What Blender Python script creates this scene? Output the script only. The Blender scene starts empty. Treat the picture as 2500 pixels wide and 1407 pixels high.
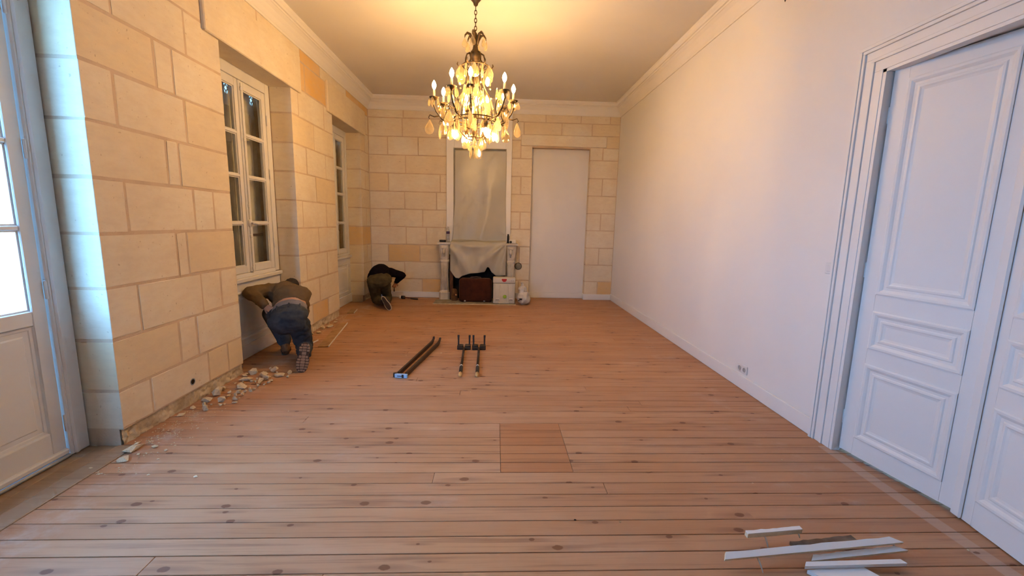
import bpy, bmesh, math, random
from mathutils import Vector, Matrix, noise as mnoise
random.seed(7)
scene = bpy.context.scene
COL = scene.collection

# ------------------------------------------------------------------ camera
XL, XR, YB, YF = -2.41, 2.35, 8.35, -0.9      # room faces
ZC = 3.755                                     # ceiling
F_PX, PITCH, YAW, ROLL = 1032.7, 0.1526, 0.0417, 0.02215
cp, sp = math.cos(PITCH), math.sin(PITCH)
cw, sw = math.cos(YAW), math.sin(YAW)
fwd = Vector((sw*cp, cw*cp, -sp)); rt = Vector((cw, -sw, 0)); up = rt.cross(fwd)
rt2 = rt*math.cos(ROLL) + up*math.sin(ROLL); up2 = -rt*math.sin(ROLL) + up*math.cos(ROLL)
cam_d = bpy.data.cameras.new('camera'); cam = bpy.data.objects.new('camera', cam_d); COL.objects.link(cam)
M = Matrix((rt2, up2, -fwd)).transposed().to_4x4(); M.translation = Vector((0, 0, 1.5))
cam.matrix_world = M
cam_d.sensor_width = 36; cam_d.lens = F_PX/2500*36; cam_d.clip_start = 0.05; cam_d.clip_end = 200
scene.camera = cam

# ------------------------------------------------------------------ world, daylight, exposure
SKY = 42.0
BULB = 405.0
world = bpy.data.worlds.new('sky'); scene.world = world; world.use_nodes = True
bg = world.node_tree.nodes['Background']
bg.inputs[0].default_value = (0.20, 0.505, 1.0, 1); bg.inputs[1].default_value = SKY
scene.view_settings.view_transform = 'Standard'; scene.view_settings.look = 'None'
scene.view_settings.exposure = 0.12; scene.view_settings.gamma = 1.0
scene.view_settings.use_curve_mapping = False
scene.cycles.use_denoising = True
scene.cycles.use_adaptive_sampling = True; scene.cycles.adaptive_threshold = 0.14; scene.cycles.adaptive_min_samples = 12
scene.cycles.max_bounces = 6; scene.cycles.diffuse_bounces = 3; scene.cycles.glossy_bounces = 3; scene.cycles.transparent_max_bounces = 8
scene.cycles.transmission_bounces = 3; scene.cycles.caustics_reflective = False; scene.cycles.caustics_refractive = False
scene.cycles.sample_clamp_indirect = 6.0

def portal(name, loc, rot, sx, sy):
    l = bpy.data.lights.new(name, 'AREA'); l.shape = 'RECTANGLE'; l.size = sx; l.size_y = sy
    l.cycles.is_portal = True
    o = bpy.data.objects.new(name, l); COL.objects.link(o); o.location = loc; o.rotation_euler = rot
# portals only guide the sampling of the sky through real openings, they give no light themselves
portal('sky_portal', (-2.80, 2.05, 1.6), (0, math.radians(-90), 0), 2.9, 1.2)
portal('sky_portal', (-2.22, -1.05, 1.90), (math.radians(90), 0, 0), 0.30, 1.9)

# ------------------------------------------------------------------ materials
def nt_new(name):
    m = bpy.data.materials.new(name); m.use_nodes = True
    t = m.node_tree; b = t.nodes['Principled BSDF']
    return m, t, b
def nd(t, typ, **kw):
    n = t.nodes.new(typ)
    for k, v in kw.items(): setattr(n, k, v)
    return n
def rgba(c): return (c[0], c[1], c[2], 1)
def mixc(t, fac, a, b, blend='MIX'):
    n = nd(t, 'ShaderNodeMix', data_type='RGBA', blend_type=blend)
    for sock, v in ((n.inputs[0], fac), (n.inputs[6], a), (n.inputs[7], b)):
        if isinstance(v, bpy.types.NodeSocket): t.links.new(v, sock)
        elif isinstance(v, (tuple, list)): sock.default_value = rgba(v)
        else: sock.default_value = v
    return n.outputs[2]
def mth(t, op, a, b=None, c=None, clamp=False):
    n = nd(t, 'ShaderNodeMath', operation=op); n.use_clamp = clamp
    for i, v in enumerate((a, b, c)):
        if v is None: continue
        if isinstance(v, bpy.types.NodeSocket): t.links.new(v, n.inputs[i])
        else: n.inputs[i].default_value = v
    return n.outputs[0]
def ramp(t, fac, stops, interp='LINEAR'):
    n = nd(t, 'ShaderNodeValToRGB'); r = n.color_ramp; r.interpolation = interp
    while len(r.elements) < len(stops): r.elements.new(0.5)
    for e, (p, c) in zip(r.elements, stops):
        e.position = p; e.color = rgba(c) if isinstance(c, (tuple, list)) else (c, c, c, 1)
    t.links.new(fac, n.inputs[0]); return n.outputs[0]
def noise_n(t, vec, scale, detail=4, rough=0.55, dist=0.0):
    n = nd(t, 'ShaderNodeTexNoise'); n.inputs['Scale'].default_value = scale
    n.inputs['Detail'].default_value = detail; n.inputs['Roughness'].default_value = rough
    n.inputs['Distortion'].default_value = dist
    if vec is not None: t.links.new(vec, n.inputs['Vector'])
    return n.outputs['Fac']
def vmul(t, vec, v):
    n = nd(t, 'ShaderNodeVectorMath', operation='MULTIPLY'); t.links.new(vec, n.inputs[0]); n.inputs[1].default_value = v
    return n.outputs[0]
def vop(t, op, a, b):
    n = nd(t, 'ShaderNodeVectorMath', operation=op)
    for i, v in enumerate((a, b)):
        if isinstance(v, bpy.types.NodeSocket): t.links.new(v, n.inputs[i])
        else: n.inputs[i].default_value = v
    return n.outputs['Value'] if op == 'LENGTH' else n.outputs[0]
def bump(t, b, height, strength, dist=0.01):
    n = nd(t, 'ShaderNodeBump'); n.inputs['Strength'].default_value = strength; n.inputs['Distance'].default_value = dist
    t.links.new(height, n.inputs['Height']); t.links.new(n.outputs[0], b.inputs['Normal'])
def pos(t): return nd(t, 'ShaderNodeNewGeometry').outputs['Position']
def objc(t): return nd(t, 'ShaderNodeTexCoord').outputs['Object']
def rnd(t): return nd(t, 'ShaderNodeObjectInfo').outputs['Random']

def simple(name, c, rough=0.5, metal=0.0, var=0.12, scale=6.0, bstr=0.0, bscale=60.0, spec=0.5, c2=None):
    m, t, b = nt_new(name)
    co = objc(t)
    f = noise_n(t, co, scale, 5)
    c2 = c2 or tuple(x*(1-var) for x in c)
    f = ramp(t, f, [(0.35, 0.0), (0.65, 1.0)])
    t.links.new(mixc(t, f, c, c2), b.inputs['Base Color'])
    b.inputs['Roughness'].default_value = rough; b.inputs['Metallic'].default_value = metal
    b.inputs['Specular IOR Level'].default_value = spec
    if bstr: bump(t, b, noise_n(t, co, bscale, 6), bstr)
    return m

def mk_stone(name, stops, bstr=0.25):
    m, t, b = nt_new(name); co = pos(t); r = rnd(t)
    base = ramp(t, r, stops)
    cloud = noise_n(t, co, 2.3, 5, 0.6)
    base = mixc(t, ramp(t, cloud, [(0.38, 0.0), (0.68, 0.6)]), base, (0.70, 0.57, 0.40))
    fine = noise_n(t, vmul(t, co, (9, 9, 26)), 1.0, 6, 0.7)
    base = mixc(t, ramp(t, fine, [(0.42, 0.0), (0.75, 0.35)]), base, (0.60, 0.48, 0.34))
    pit = noise_n(t, co, 38, 2, 0.5)
    base = mixc(t, ramp(t, pit, [(0.70, 0.0), (0.76, 0.55)]), base, (0.42, 0.30, 0.18))
    t.links.new(base, b.inputs['Base Color']); b.inputs['Roughness'].default_value = 0.9
    b.inputs['Specular IOR Level'].default_value = 0.2
    bump(t, b, mth(t, 'ADD', fine, mth(t, 'MULTIPLY', noise_n(t, co, 90, 3), 0.4)), bstr, 0.004)
    return m
STONE = mk_stone('limestone', [(0.0, (0.80, 0.74, 0.60)), (0.35, (0.77, 0.69, 0.54)), (0.65, (0.80, 0.72, 0.57)), (0.9, (0.77, 0.66, 0.47)), (1.0, (0.76, 0.62, 0.40))])
STONE_O = mk_stone('ochre_limestone', [(0.0, (0.74, 0.51, 0.24)), (1.0, (0.75, 0.47, 0.17))])
MORTAR = simple('lime_mortar', (0.67, 0.52, 0.37), 0.95, var=0.15, scale=5, bstr=0.3, bscale=80, spec=0.1)
RUBBLE = simple('rough_rubble', (0.68, 0.58, 0.42), 0.95, c2=(0.48, 0.38, 0.25), scale=11, bstr=0.7, bscale=30, spec=0.1)
PLASTER = simple('white_wall_paint', (0.80, 0.79, 0.775), 0.8, var=0.02, scale=1.5, bstr=0.04, bscale=160, spec=0.25)
CEIL = simple('ceiling_paint', (0.78, 0.74, 0.67), 0.9, var=0.04, scale=1.2, bstr=0.03, bscale=120, spec=0.15)
CORN = simple('cornice_paint', (0.82, 0.79, 0.74), 0.75, var=0.03, scale=2, spec=0.25)
WPAINT = simple('white_satin_paint', (0.80, 0.80, 0.79), 0.42, var=0.02, scale=2, bstr=0.02, bscale=90, spec=0.4)
GPAINT = simple('white_joinery_paint', (0.74, 0.73, 0.70), 0.5, var=0.05, scale=3, spec=0.35)
CHIP = simple('plaster_chip', (0.76, 0.65, 0.46), 0.95, c2=(0.64, 0.50, 0.31), scale=14, bstr=0.4, bscale=70, spec=0.1)
DARKVOID = simple('dark_gap', (0.03, 0.02, 0.015), 0.95, spec=0.05)
SHUT = simple('weathered_shutter_paint', (0.80, 0.75, 0.62), 0.7, c2=(0.58, 0.50, 0.38), scale=3.0, bstr=0.2, bscale=25, spec=0.2)
GROUND = simple('pale_gravel', (0.62, 0.62, 0.58), 0.95, var=0.2, scale=3, spec=0.1)
MARBLE = simple('grey_white_marble', (0.70, 0.66, 0.58), 0.4, c2=(0.50, 0.45, 0.38), scale=5, spec=0.4)
HEARTH = simple('hearth_stone', (0.36, 0.32, 0.25), 0.8, c2=(0.22, 0.19, 0.14), scale=8, bstr=0.3, bscale=60)
SOOT = simple('sooty_brick', (0.035, 0.03, 0.028), 0.95, var=0.5, scale=9, bstr=0.6, bscale=40, spec=0.1)
RUST = simple('rusty_iron', (0.16, 0.07, 0.035), 0.8, c2=(0.07, 0.035, 0.02), scale=12, bstr=0.2)
BRONZE = simple('aged_bronze', (0.13, 0.085, 0.04), 0.45, metal=0.8, c2=(0.06, 0.04, 0.02), scale=20)
LEATH = simple('worn_brown_leather', (0.070, 0.020, 0.010), 0.8, c2=(0.040, 0.012, 0.007), scale=9, bstr=0.2, bscale=120, spec=0.15)
LEATH2 = simple('leather_edge', (0.11, 0.055, 0.032), 0.5, var=0.3, scale=12)
BOXW = simple('white_tool_case_plastic', (0.60, 0.59, 0.53), 0.55, var=0.04, scale=4)
RED = simple('red_plastic', (0.45, 0.02, 0.02), 0.4)
GREEN = simple('lime_green_plastic', (0.28, 0.50, 0.04), 0.4)
BLACK = simple('black_plastic', (0.012, 0.012, 0.014), 0.45)
TOOLM = simple('dark_tool_steel', (0.055, 0.030, 0.018), 0.45, metal=0.3, c2=(0.03, 0.018, 0.012), scale=14)
STEEL = simple('bare_steel', (0.55, 0.57, 0.60), 0.25, metal=0.9, var=0.1)
BLUEPL = simple('pale_blue_clamp_plate', (0.42, 0.60, 0.80), 0.4, var=0.1)
TIPWOOD = simple('turned_light_wood', (0.72, 0.42, 0.15), 0.5, var=0.15, scale=20)
RUBW = simple('white_rubber', (0.80, 0.76, 0.68), 0.6)
RUBB = simple('black_rubber', (0.015, 0.012, 0.012), 0.6)
WOODRED = simple('red_brown_handle', (0.15, 0.03, 0.012), 0.45)
BAGP = simple('crumpled_white_plastic', (0.62, 0.60, 0.56), 0.35, c2=(0.48, 0.46, 0.43), scale=6, bstr=0.15, bscale=14)
SHIRT = simple('brown_olive_cotton', (0.175, 0.115, 0.062), 0.95, c2=(0.135, 0.088, 0.048), scale=10, bstr=0.15, bscale=180, spec=0.1)
DENIM = simple('blue_denim', (0.070, 0.083, 0.104), 0.9, c2=(0.034, 0.043, 0.060), scale=7, bstr=0.2, bscale=240, spec=0.15)
GREYC = simple('grey_cotton', (0.26, 0.24, 0.26), 0.95, c2=(0.20, 0.19, 0.205), scale=9, bstr=0.15, bscale=160, spec=0.1)
SKIN = simple('skin', (0.56, 0.32, 0.20), 0.55, c2=(0.50, 0.26, 0.16), scale=8)
HAIR = simple('dark_brown_hair', (0.018, 0.009, 0.006), 0.6, var=0.4, scale=60, bstr=0.6, bscale=110)
BOOTL = simple('tan_work_boot_leather', (0.26, 0.15, 0.07), 0.7, c2=(0.12, 0.06, 0.03), scale=16, bstr=0.2)
SOLED = simple('shade_toned_sole', (0.09, 0.045, 0.025), 0.85)  # sole base coloured darker than the lugs, painting the shade between them
SOLE = simple('brown_rubber_sole', (0.40, 0.24, 0.145), 0.75, c2=(0.32, 0.18, 0.105), scale=20)
SWEAT = simple('black_knit', (0.010, 0.007, 0.010), 0.97, var=0.2, scale=20, bstr=0.2, bscale=200, spec=0.05)
OLIVE = simple('olive_work_trousers', (0.095, 0.078, 0.040), 0.95, c2=(0.065, 0.052, 0.028), scale=9, bstr=0.2, bscale=180, spec=0.1)
SHOE = simple('dark_shoe', (0.045, 0.028, 0.022), 0.7, var=0.25, scale=20)
SHOERIM = simple('cream_shoe_rim', (0.50, 0.42, 0.30), 0.6)
SWITCH = simple('white_switch_plastic', (0.74, 0.74, 0.73), 0.35, var=0.02)
BARE = simple('bare_pine', (0.45, 0.27, 0.13), 0.8, c2=(0.30, 0.17, 0.08), scale=8)
PURPLE = simple('purple_label', (0.06, 0.03, 0.12), 0.5)
GREYM = simple('grey_metal_disc', (0.26, 0.25, 0.21), 0.5, metal=0.3, var=0.2)
GUM = simple('yellow_amber', (0.6, 0.42, 0.05), 0.4)

def mk_wood(name, light, mid, dark, knots=True, dustk=0.8):
    m, t, b = nt_new(name); p = pos(t); r = rnd(t)
    cmb = nd(t, 'ShaderNodeCombineXYZ'); t.links.new(mth(t, 'MULTIPLY', r, 37.0), cmb.inputs[0]); t.links.new(mth(t, 'MULTIPLY', r, 11.0), cmb.inputs[2])
    q = vop(t, 'ADD', p, cmb.outputs[0])
    g1 = noise_n(t, vmul(t, q, (1.3, 42, 1)), 1.0, 5, 0.6, 0.4)
    g2 = noise_n(t, vmul(t, q, (4.0, 160, 1)), 1.0, 3, 0.6)
    bl = noise_n(t, vmul(t, q, (0.9, 5, 1)), 1.0, 4, 0.6)
    tone = mixc(t, ramp(t, r, [(0.0, 0.0), (1.0, 1.0)]), light, mid)
    tone = mixc(t, ramp(t, bl, [(0.35, 0.0), (0.70, 0.55)]), tone, mid)
    tone = mixc(t, ramp(t, g1, [(0.52, 0.0), (0.70, 0.62)]), tone, dark)
    tone = mixc(t, ramp(t, g2, [(0.55, 0.0), (0.80, 0.25)]), tone, dark)
    if knots:
        sc = (1.9, 9.48, 1.0)
        sep = nd(t, 'ShaderNodeSeparateXYZ'); t.links.new(q, sep.inputs[0])
        c2 = nd(t, 'ShaderNodeCombineXYZ'); t.links.new(sep.outputs[0], c2.inputs[0]); t.links.new(sep.outputs[1], c2.inputs[1])
        qs = vmul(t, c2.outputs[0], sc)
        v = nd(t, 'ShaderNodeTexVoronoi', feature='F1', voronoi_dimensions='2D'); v.inputs['Scale'].default_value = 1.0; v.inputs['Randomness'].default_value = 0.85
        t.links.new(qs, v.inputs['Vector'])
        df = vop(t, 'SUBTRACT', qs, v.outputs['Position'])
        dr = vmul(t, df, (1/1.9*0.62, 1/9.48*1.0, 0))
        wob = noise_n(t, vmul(t, q, (60, 60, 1)), 1.0, 2)
        ln = mth(t, 'ADD', vop(t, 'LENGTH', dr, (0, 0, 0)), mth(t, 'MULTIPLY', wob, 0.008))
        sepc = nd(t, 'ShaderNodeSeparateColor'); t.links.new(v.outputs['Color'], sepc.inputs[0])
        on = mth(t, 'GREATER_THAN', sepc.outputs[0], 0.42)
        rad = mth(t, 'MULTIPLY_ADD', sepc.outputs[1], 0.012, 0.011)
        rel = mth(t, 'DIVIDE', ln, rad)
        core = mth(t, 'MULTIPLY', ramp(t, rel, [(0.82, 1.0), (1.0, 0.0)]), on)
        rel2 = mth(t, 'MULTIPLY', mth(t, 'DIVIDE', vop(t, 'LENGTH', vmul(t, df, (1/1.9*0.16, 1/9.48*1.3, 0)), (0, 0, 0)), rad), 0.5)
        halo = mth(t, 'MULTIPLY', ramp(t, rel2, [(0.2, 0.55), (0.75, 0.0)]), on)
        tone = mixc(t, halo, tone, dark)
    # plaster dust lying on the boards (uneven, its own shapes)
    sp_ = nd(t, 'ShaderNodeSeparateXYZ'); t.links.new(p, sp_.inputs[0])
    dn = noise_n(t, vmul(t, p, (1.6, 3.2, 1)), 1.0, 6, 0.65)
    dust = ramp(t, dn, [(0.40, 0.07), (0.62, 0.15), (0.80, 0.50)])
    wl = mth(t, 'SUBTRACT', 1.0, mth(t, 'MULTIPLY', mth(t, 'ABSOLUTE', mth(t, 'ADD', sp_.outputs[0], 2.25)), 2.6), clamp=True)
    wr = mth(t, 'SUBTRACT', 1.0, mth(t, 'MULTIPLY', mth(t, 'ABSOLUTE', mth(t, 'SUBTRACT', sp_.outputs[0], 2.0)), 3.0), clamp=True)
    edge = mth(t, 'MULTIPLY', mth(t, 'MAXIMUM', wl, mth(t, 'MULTIPLY', wr, 0.6)), ramp(t, noise_n(t, vmul(t, p, (3, 4, 1)), 1.0, 6, 0.7), [(0.45, 0.0), (0.7, 0.7)]))
    # pale strip the removed threshold bar left in front of the double door
    band = mth(t, 'SUBTRACT', 1.0, mth(t, 'MULTIPLY', mth(t, 'ABSOLUTE', mth(t, 'SUBTRACT', sp_.outputs[0], 2.325)), 22.0), clamp=True)
    band = mth(t, 'MULTIPLY', ramp(t, band, [(0.0, 0.0), (0.15, 0.45)]), mth(t, 'LESS_THAN', sp_.outputs[1], 2.68))
    d_all = mth(t, 'MAXIMUM', mth(t, 'MAXIMUM', dust, edge), band)
    tone = mixc(t, mth(t, 'MULTIPLY', d_all, dustk), tone, (0.62, 0.54, 0.47))
    if knots: tone = mixc(t, mth(t, 'MULTIPLY', core, 0.85), tone, (0.160, 0.060, 0.026))
    t.links.new(tone, b.inputs['Base Color'])
    b.inputs['Roughness'].default_value = 0.55; b.inputs['Specular IOR Level'].default_value = 0.35
    bump(t, b, mth(t, 'ADD', g1, mth(t, 'MULTIPLY', g2, 0.5)), 0.12, 0.002)
    return m
WOOD = mk_wood('old_pine_boards', (0.49, 0.250, 0.116), (0.41, 0.186, 0.076), (0.22, 0.080, 0.030))
WOODH = mk_wood('newer_orange_pine', (0.46, 0.205, 0.085), (0.40, 0.165, 0.065), (0.24, 0.085, 0.03), knots=False, dustk=0.25)
WOODT = mk_wood('worn_threshold_oak', (0.36, 0.25, 0.15), (0.30, 0.20, 0.115), (0.18, 0.11, 0.06), knots=False)

def mk_glass():
    m, t, b = nt_new('window_glass'); t.nodes.remove(b)
    out = t.nodes['Material Output']
    tr = nd(t, 'ShaderNodeBsdfTransparent'); tr.inputs[0].default_value = (0.95, 0.97, 0.97, 1)
    gl = nd(t, 'ShaderNodeBsdfGlossy'); gl.inputs['Roughness'].default_value = 0.02
    lw = nd(t, 'ShaderNodeLayerWeight'); lw.inputs[0].default_value = 0.5
    fr = mth(t, 'MULTIPLY_ADD', mth(t, 'POWER', lw.outputs['Facing'], 5.0), 0.9, 0.04)
    mx = nd(t, 'ShaderNodeMixShader'); t.links.new(fr, mx.inputs[0]); t.links.new(tr.outputs[0], mx.inputs[1]); t.links.new(gl.outputs[0], mx.inputs[2])
    t.links.new(mx.outputs[0], out.inputs[0]); return m
GLASS = mk_glass()
def mk_sheet():
    m, t, b = nt_new('translucent_dust_sheet'); out = t.nodes['Material Output']
    b.inputs['Base Color'].default_value = (0.74, 0.72, 0.64, 1); b.inputs['Roughness'].default_value = 0.28
    co = objc(t); bump(t, b, noise_n(t, co, 7, 4), 0.25, 0.02)
    tl = nd(t, 'ShaderNodeBsdfTranslucent'); tl.inputs[0].default_value = (0.72, 0.70, 0.62, 1)
    tr = nd(t, 'ShaderNodeBsdfTransparent'); tr.inputs[0].default_value = (0.9, 0.9, 0.88, 1)
    m1 = nd(t, 'ShaderNodeMixShader'); m1.inputs[0].default_value = 0.35
    t.links.new(b.outputs[0], m1.inputs[1]); t.links.new(tl.outputs[0], m1.inputs[2])
    m2 = nd(t, 'ShaderNodeMixShader'); m2.inputs[0].default_value = 0.16
    t.links.new(m1.outputs[0], m2.inputs[1]); t.links.new(tr.outputs[0], m2.inputs[2])
    t.links.new(m2.outputs[0], out.inputs[0]); return m
SHEET = mk_sheet()
def mk_crystal():
    m, t, b = nt_new('amber_lit_crystal'); t.nodes.remove(b); out = t.nodes['Material Output']
    tr = nd(t, 'ShaderNodeBsdfTransparent'); tr.inputs[0].default_value = (0.93, 0.87, 0.74, 1)
    gl = nd(t, 'ShaderNodeBsdfGlossy'); gl.inputs['Roughness'].default_value = 0.06; gl.inputs[0].default_value = (1, 0.93, 0.78, 1)
    tl = nd(t, 'ShaderNodeBsdfTranslucent'); tl.inputs[0].default_value = (0.95, 0.82, 0.55, 1)
    lw = nd(t, 'ShaderNodeLayerWeight'); lw.inputs[0].default_value = 0.45
    m0 = nd(t, 'ShaderNodeMixShader'); m0.inputs[0].default_value = 0.5
    t.links.new(gl.outputs[0], m0.inputs[1]); t.links.new(tl.outputs[0], m0.inputs[2])
    m1 = nd(t, 'ShaderNodeMixShader'); t.links.new(mth(t, 'MULTIPLY_ADD', lw.outputs['Facing'], 0.6, 0.22), m1.inputs[0])
    t.links.new(tr.outputs[0], m1.inputs[1]); t.links.new(m0.outputs[0], m1.inputs[2])
    t.links.new(m1.outputs[0], out.inputs[0]); return m
CRYST = mk_crystal()
def mk_emit(name, c, s):
    m, t, b = nt_new(name); t.nodes.remove(b)
    e = nd(t, 'ShaderNodeEmission'); e.inputs[0].default_value = rgba(c); e.inputs[1].default_value = s
    t.links.new(e.outputs[0], t.nodes['Material Output'].inputs[0]); return m
LIT = mk_emit('glowing_bulb', (1.0, 0.58, 0.22), BULB)
def mk_bottle():
    m, t, b = nt_new('clear_bottle_plastic'); t.nodes.remove(b); out = t.nodes['Material Output']
    tr = nd(t, 'ShaderNodeBsdfTransparent'); tr.inputs[0].default_value = (0.92, 0.93, 0.95, 1)
    gl = nd(t, 'ShaderNodeBsdfGlossy'); gl.inputs['Roughness'].default_value = 0.08
    lw = nd(t, 'ShaderNodeLayerWeight'); lw.inputs[0].default_value = 0.5
    mx = nd(t, 'ShaderNodeMixShader'); t.links.new(mth(t, 'MULTIPLY_ADD', lw.outputs['Facing'], 0.6, 0.15), mx.inputs[0])
    t.links.new(tr.outputs[0], mx.inputs[1]); t.links.new(gl.outputs[0], mx.inputs[2]); t.links.new(mx.outputs[0], out.inputs[0]); return m
BOTTLE = mk_bottle()

# ------------------------------------------------------------------ mesh helpers
class MB:
    def __init__(s): s.v = []; s.f = []; s.mi = []
    def add(s, vs, fs, mi=0, T=None):
        o = len(s.v)
        s.v += [tuple(T @ Vector(p)) if T else tuple(p) for p in vs]
        s.f += [tuple(i+o for i in f) for f in fs]; s.mi += [mi]*len(fs); return s
    def box(s, x0, x1, y0, y1, z0, z1, mi=0, T=None):
        vs = [(x0,y0,z0),(x1,y0,z0),(x1,y1,z0),(x0,y1,z0),(x0,y0,z1),(x1,y0,z1),(x1,y1,z1),(x0,y1,z1)]
        return s.add(vs, [(3,2,1,0),(4,5,6,7),(0,1,5,4),(1,2,6,5),(2,3,7,6),(3,0,4,7)], mi, T)
    def bbox(s, x0, x1, y0, y1, z0, z1, bev=0.004, seg=1, mi=0, T=None):
        bm = bmesh.new(); bmesh.ops.create_cube(bm, size=1)
        for v in bm.verts:
            v.co = Vector(((x0+x1)/2 + v.co.x*(x1-x0), (y0+y1)/2 + v.co.y*(y1-y0), (z0+z1)/2 + v.co.z*(z1-z0)))
        bev = min(bev, 0.45*min(x1-x0, y1-y0, z1-z0))
        bmesh.ops.bevel(bm, geom=bm.edges[:], offset=bev, segments=seg, profile=0.5, affect='EDGES')
        bm.verts.index_update()
        s.add([v.co[:] for v in bm.verts], [[v.index for v in f.verts] for f in bm.faces], mi, T); bm.free(); return s
    def tube(s, path, rad, n=8, mi=0, cap=True, T=None):
        path = [Vector(p) for p in path]; k = len(path)
        if not isinstance(rad, (list, tuple)): rad = [rad]*k
        vs = []; fs = []; ref = None
        for i, p in enumerate(path):
            d = (path[min(i+1,k-1)] - path[max(i-1,0)])
            d = d.normalized() if d.length > 1e-9 else Vector((0,0,1))
            if ref is None: ref = Vector((0,0,1)) if abs(d.z) < 0.9 else Vector((1,0,0))
            a = d.cross(ref)
            if a.length < 1e-6: a = d.orthogonal()
            a.normalize(); b2 = d.cross(a).normalized(); ref = a.cross(d)
            for j in range(n):
                th = 2*math.pi*j/n
                vs.append(p + (a*math.cos(th) + b2*math.sin(th))*rad[i])
        for i in range(k-1):
            for j in range(n):
                fs.append((i*n+j, i*n+(j+1)%n, (i+1)*n+(j+1)%n, (i+1)*n+j))
        if cap: fs += [tuple(range(n-1,-1,-1)), tuple((k-1)*n+j for j in range(n))]
        return s.add(vs, fs, mi, T)
    def lathe(s, prof, n=16, c=(0,0,0), mi=0, T=None):
        vs = []; fs = []; k = len(prof)
        for r, z in prof:
            for j in range(n):
                th = 2*math.pi*j/n; vs.append((c[0]+r*math.cos(th), c[1]+r*math.sin(th), c[2]+z))
        for i in range(k-1):
            for j in range(n): fs.append((i*n+j, i*n+(j+1)%n, (i+1)*n+(j+1)%n, (i+1)*n+j))
        fs += [tuple(range(n-1,-1,-1)), tuple((k-1)*n+j for j in range(n))]
        return s.add(vs, fs, mi, T)
    def prism(s, poly, z0, z1, mi=0, T=None):
        n = len(poly); vs = [(x,y,z0) for x,y in poly] + [(x,y,z1) for x,y in poly]
        fs = [tuple(range(n-1,-1,-1)), tuple(range(n,2*n))] + [(i,(i+1)%n,n+(i+1)%n,n+i) for i in range(n)]
        return s.add(vs, fs, mi, T)
    def ell(s, c, r, n=14, m=9, mi=0, R=None):
        vs = []; fs = []
        for i in range(m+1):
            ph = math.pi*(i+0.0)/m
            for j in range(n):
                th = 2*math.pi*j/n
                p = Vector((r[0]*math.sin(ph)*math.cos(th), r[1]*math.sin(ph)*math.sin(th), r[2]*math.cos(ph)))
                if R: p = R @ p
                vs.append(p + Vector(c))
        for i in range(m):
            for j in range(n): fs.append((i*n+j, (i+1)*n+j, (i+1)*n+(j+1)%n, i*n+(j+1)%n))
        return s.add(vs, fs, mi)
    def cap(s, p0, r0, p1, r1, n=14):
        p0 = Vector(p0); p1 = Vector(p1); d = (p1-p0); L = d.length; d = d.normalized() if L > 1e-6 else Vector((0,0,1))
        path = []; rad = []
        for k in (-1.0, -0.85, -0.5): path.append(p0 + d*r0*k); rad.append(max(0.001, r0*math.sqrt(1-k*k)))
        for k in (0, 0.25, 0.5, 0.75, 1): path.append(p0 + d*L*k); rad.append(r0+(r1-r0)*k)
        for k in (0.5, 0.85, 1.0): path.append(p1 + d*r1*k); rad.append(max(0.001, r1*math.sqrt(1-k*k)))
        return s.tube(path, rad, n)
    def rectprof(s, T, w0, w1, h0, h1, prof, mi=0):
        """nested rectangles in a local frame (u, v, n): prof = [(inset, height)], last one is filled"""
        vs = []; fs = []
        for ins, h in prof:
            vs += [(w0+ins, h0+ins, h), (w1-ins, h0+ins, h), (w1-ins, h1-ins, h), (w0+ins, h1-ins, h)]
        for i in range(len(prof)-1):
            for j in range(4): fs.append((i*4+j, i*4+(j+1)%4, i*4+4+(j+1)%4, i*4+4+j))
        k = (len(prof)-1)*4; fs.append((k, k+1, k+2, k+3))
        return s.add(vs, fs, mi, T)

ORG = {}
def org(o): return ORG.get(o.name, Vector((0,0,0)))
def root(name, loc, label, cat, group=None, kind=None):
    o = bpy.data.objects.new(name, None); COL.objects.link(o); o.location = loc; o.empty_display_size = 0.1
    ORG[o.name] = Vector(loc); return tag(o, label, cat, group, kind)
def tag(o, label=None, cat=None, group=None, kind=None):
    if label: o['label'] = label
    if cat: o['category'] = cat
    if group: o['group'] = group
    if kind: o['kind'] = kind
    return o
def obj(name, mb, mats, parent=None, smooth=False, origin=None):
    """vertices are in world space; the object keeps its parent's origin (or its own for a top-level mesh)"""
    og = org(parent) if parent else Vector(origin or (0,0,0))
    me = bpy.data.meshes.new(name)
    me.from_pydata([tuple(Vector(p)-og) for p in mb.v], [], mb.f)
    if not isinstance(mats, (list, tuple)): mats = [mats]
    for m in mats: me.materials.append(m)
    if len(mats) > 1: me.polygons.foreach_set('material_index', mb.mi)
    if smooth: me.polygons.foreach_set('use_smooth', [True]*len(me.polygons))
    bm = bmesh.new(); bm.from_mesh(me); bmesh.ops.recalc_face_normals(bm, faces=bm.faces[:]); bm.to_mesh(me); bm.free()
    me.update()
    o = bpy.data.objects.new(name, me); COL.objects.link(o)
    if parent: o.parent = parent
    else: o.location = og
    ORG[o.name] = og.copy(); return o
def autosmooth(o, ang=40):
    me = o.data
    me.polygons.foreach_set('use_smooth', [True]*len(me.polygons)); me.set_sharp_from_angle(angle=math.radians(ang)); return o
def inst(name, me, parent, loc, rot=(0,0,0), scale=(1,1,1)):
    o = bpy.data.objects.new(name, me); COL.objects.link(o); o.parent = parent
    o.location = Vector(loc)-org(parent); o.rotation_euler = rot; o.scale = scale
    ORG[o.name] = Vector(loc); return o
def frameT(o, u, v, n):
    """local (u,v,n) -> world"""
    u, v, n = Vector(u).normalized(), Vector(v).normalized(), Vector(n).normalized()
    T = Matrix((u, v, n)).transposed().to_4x4(); T.translation = Vector(o); return T
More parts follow.
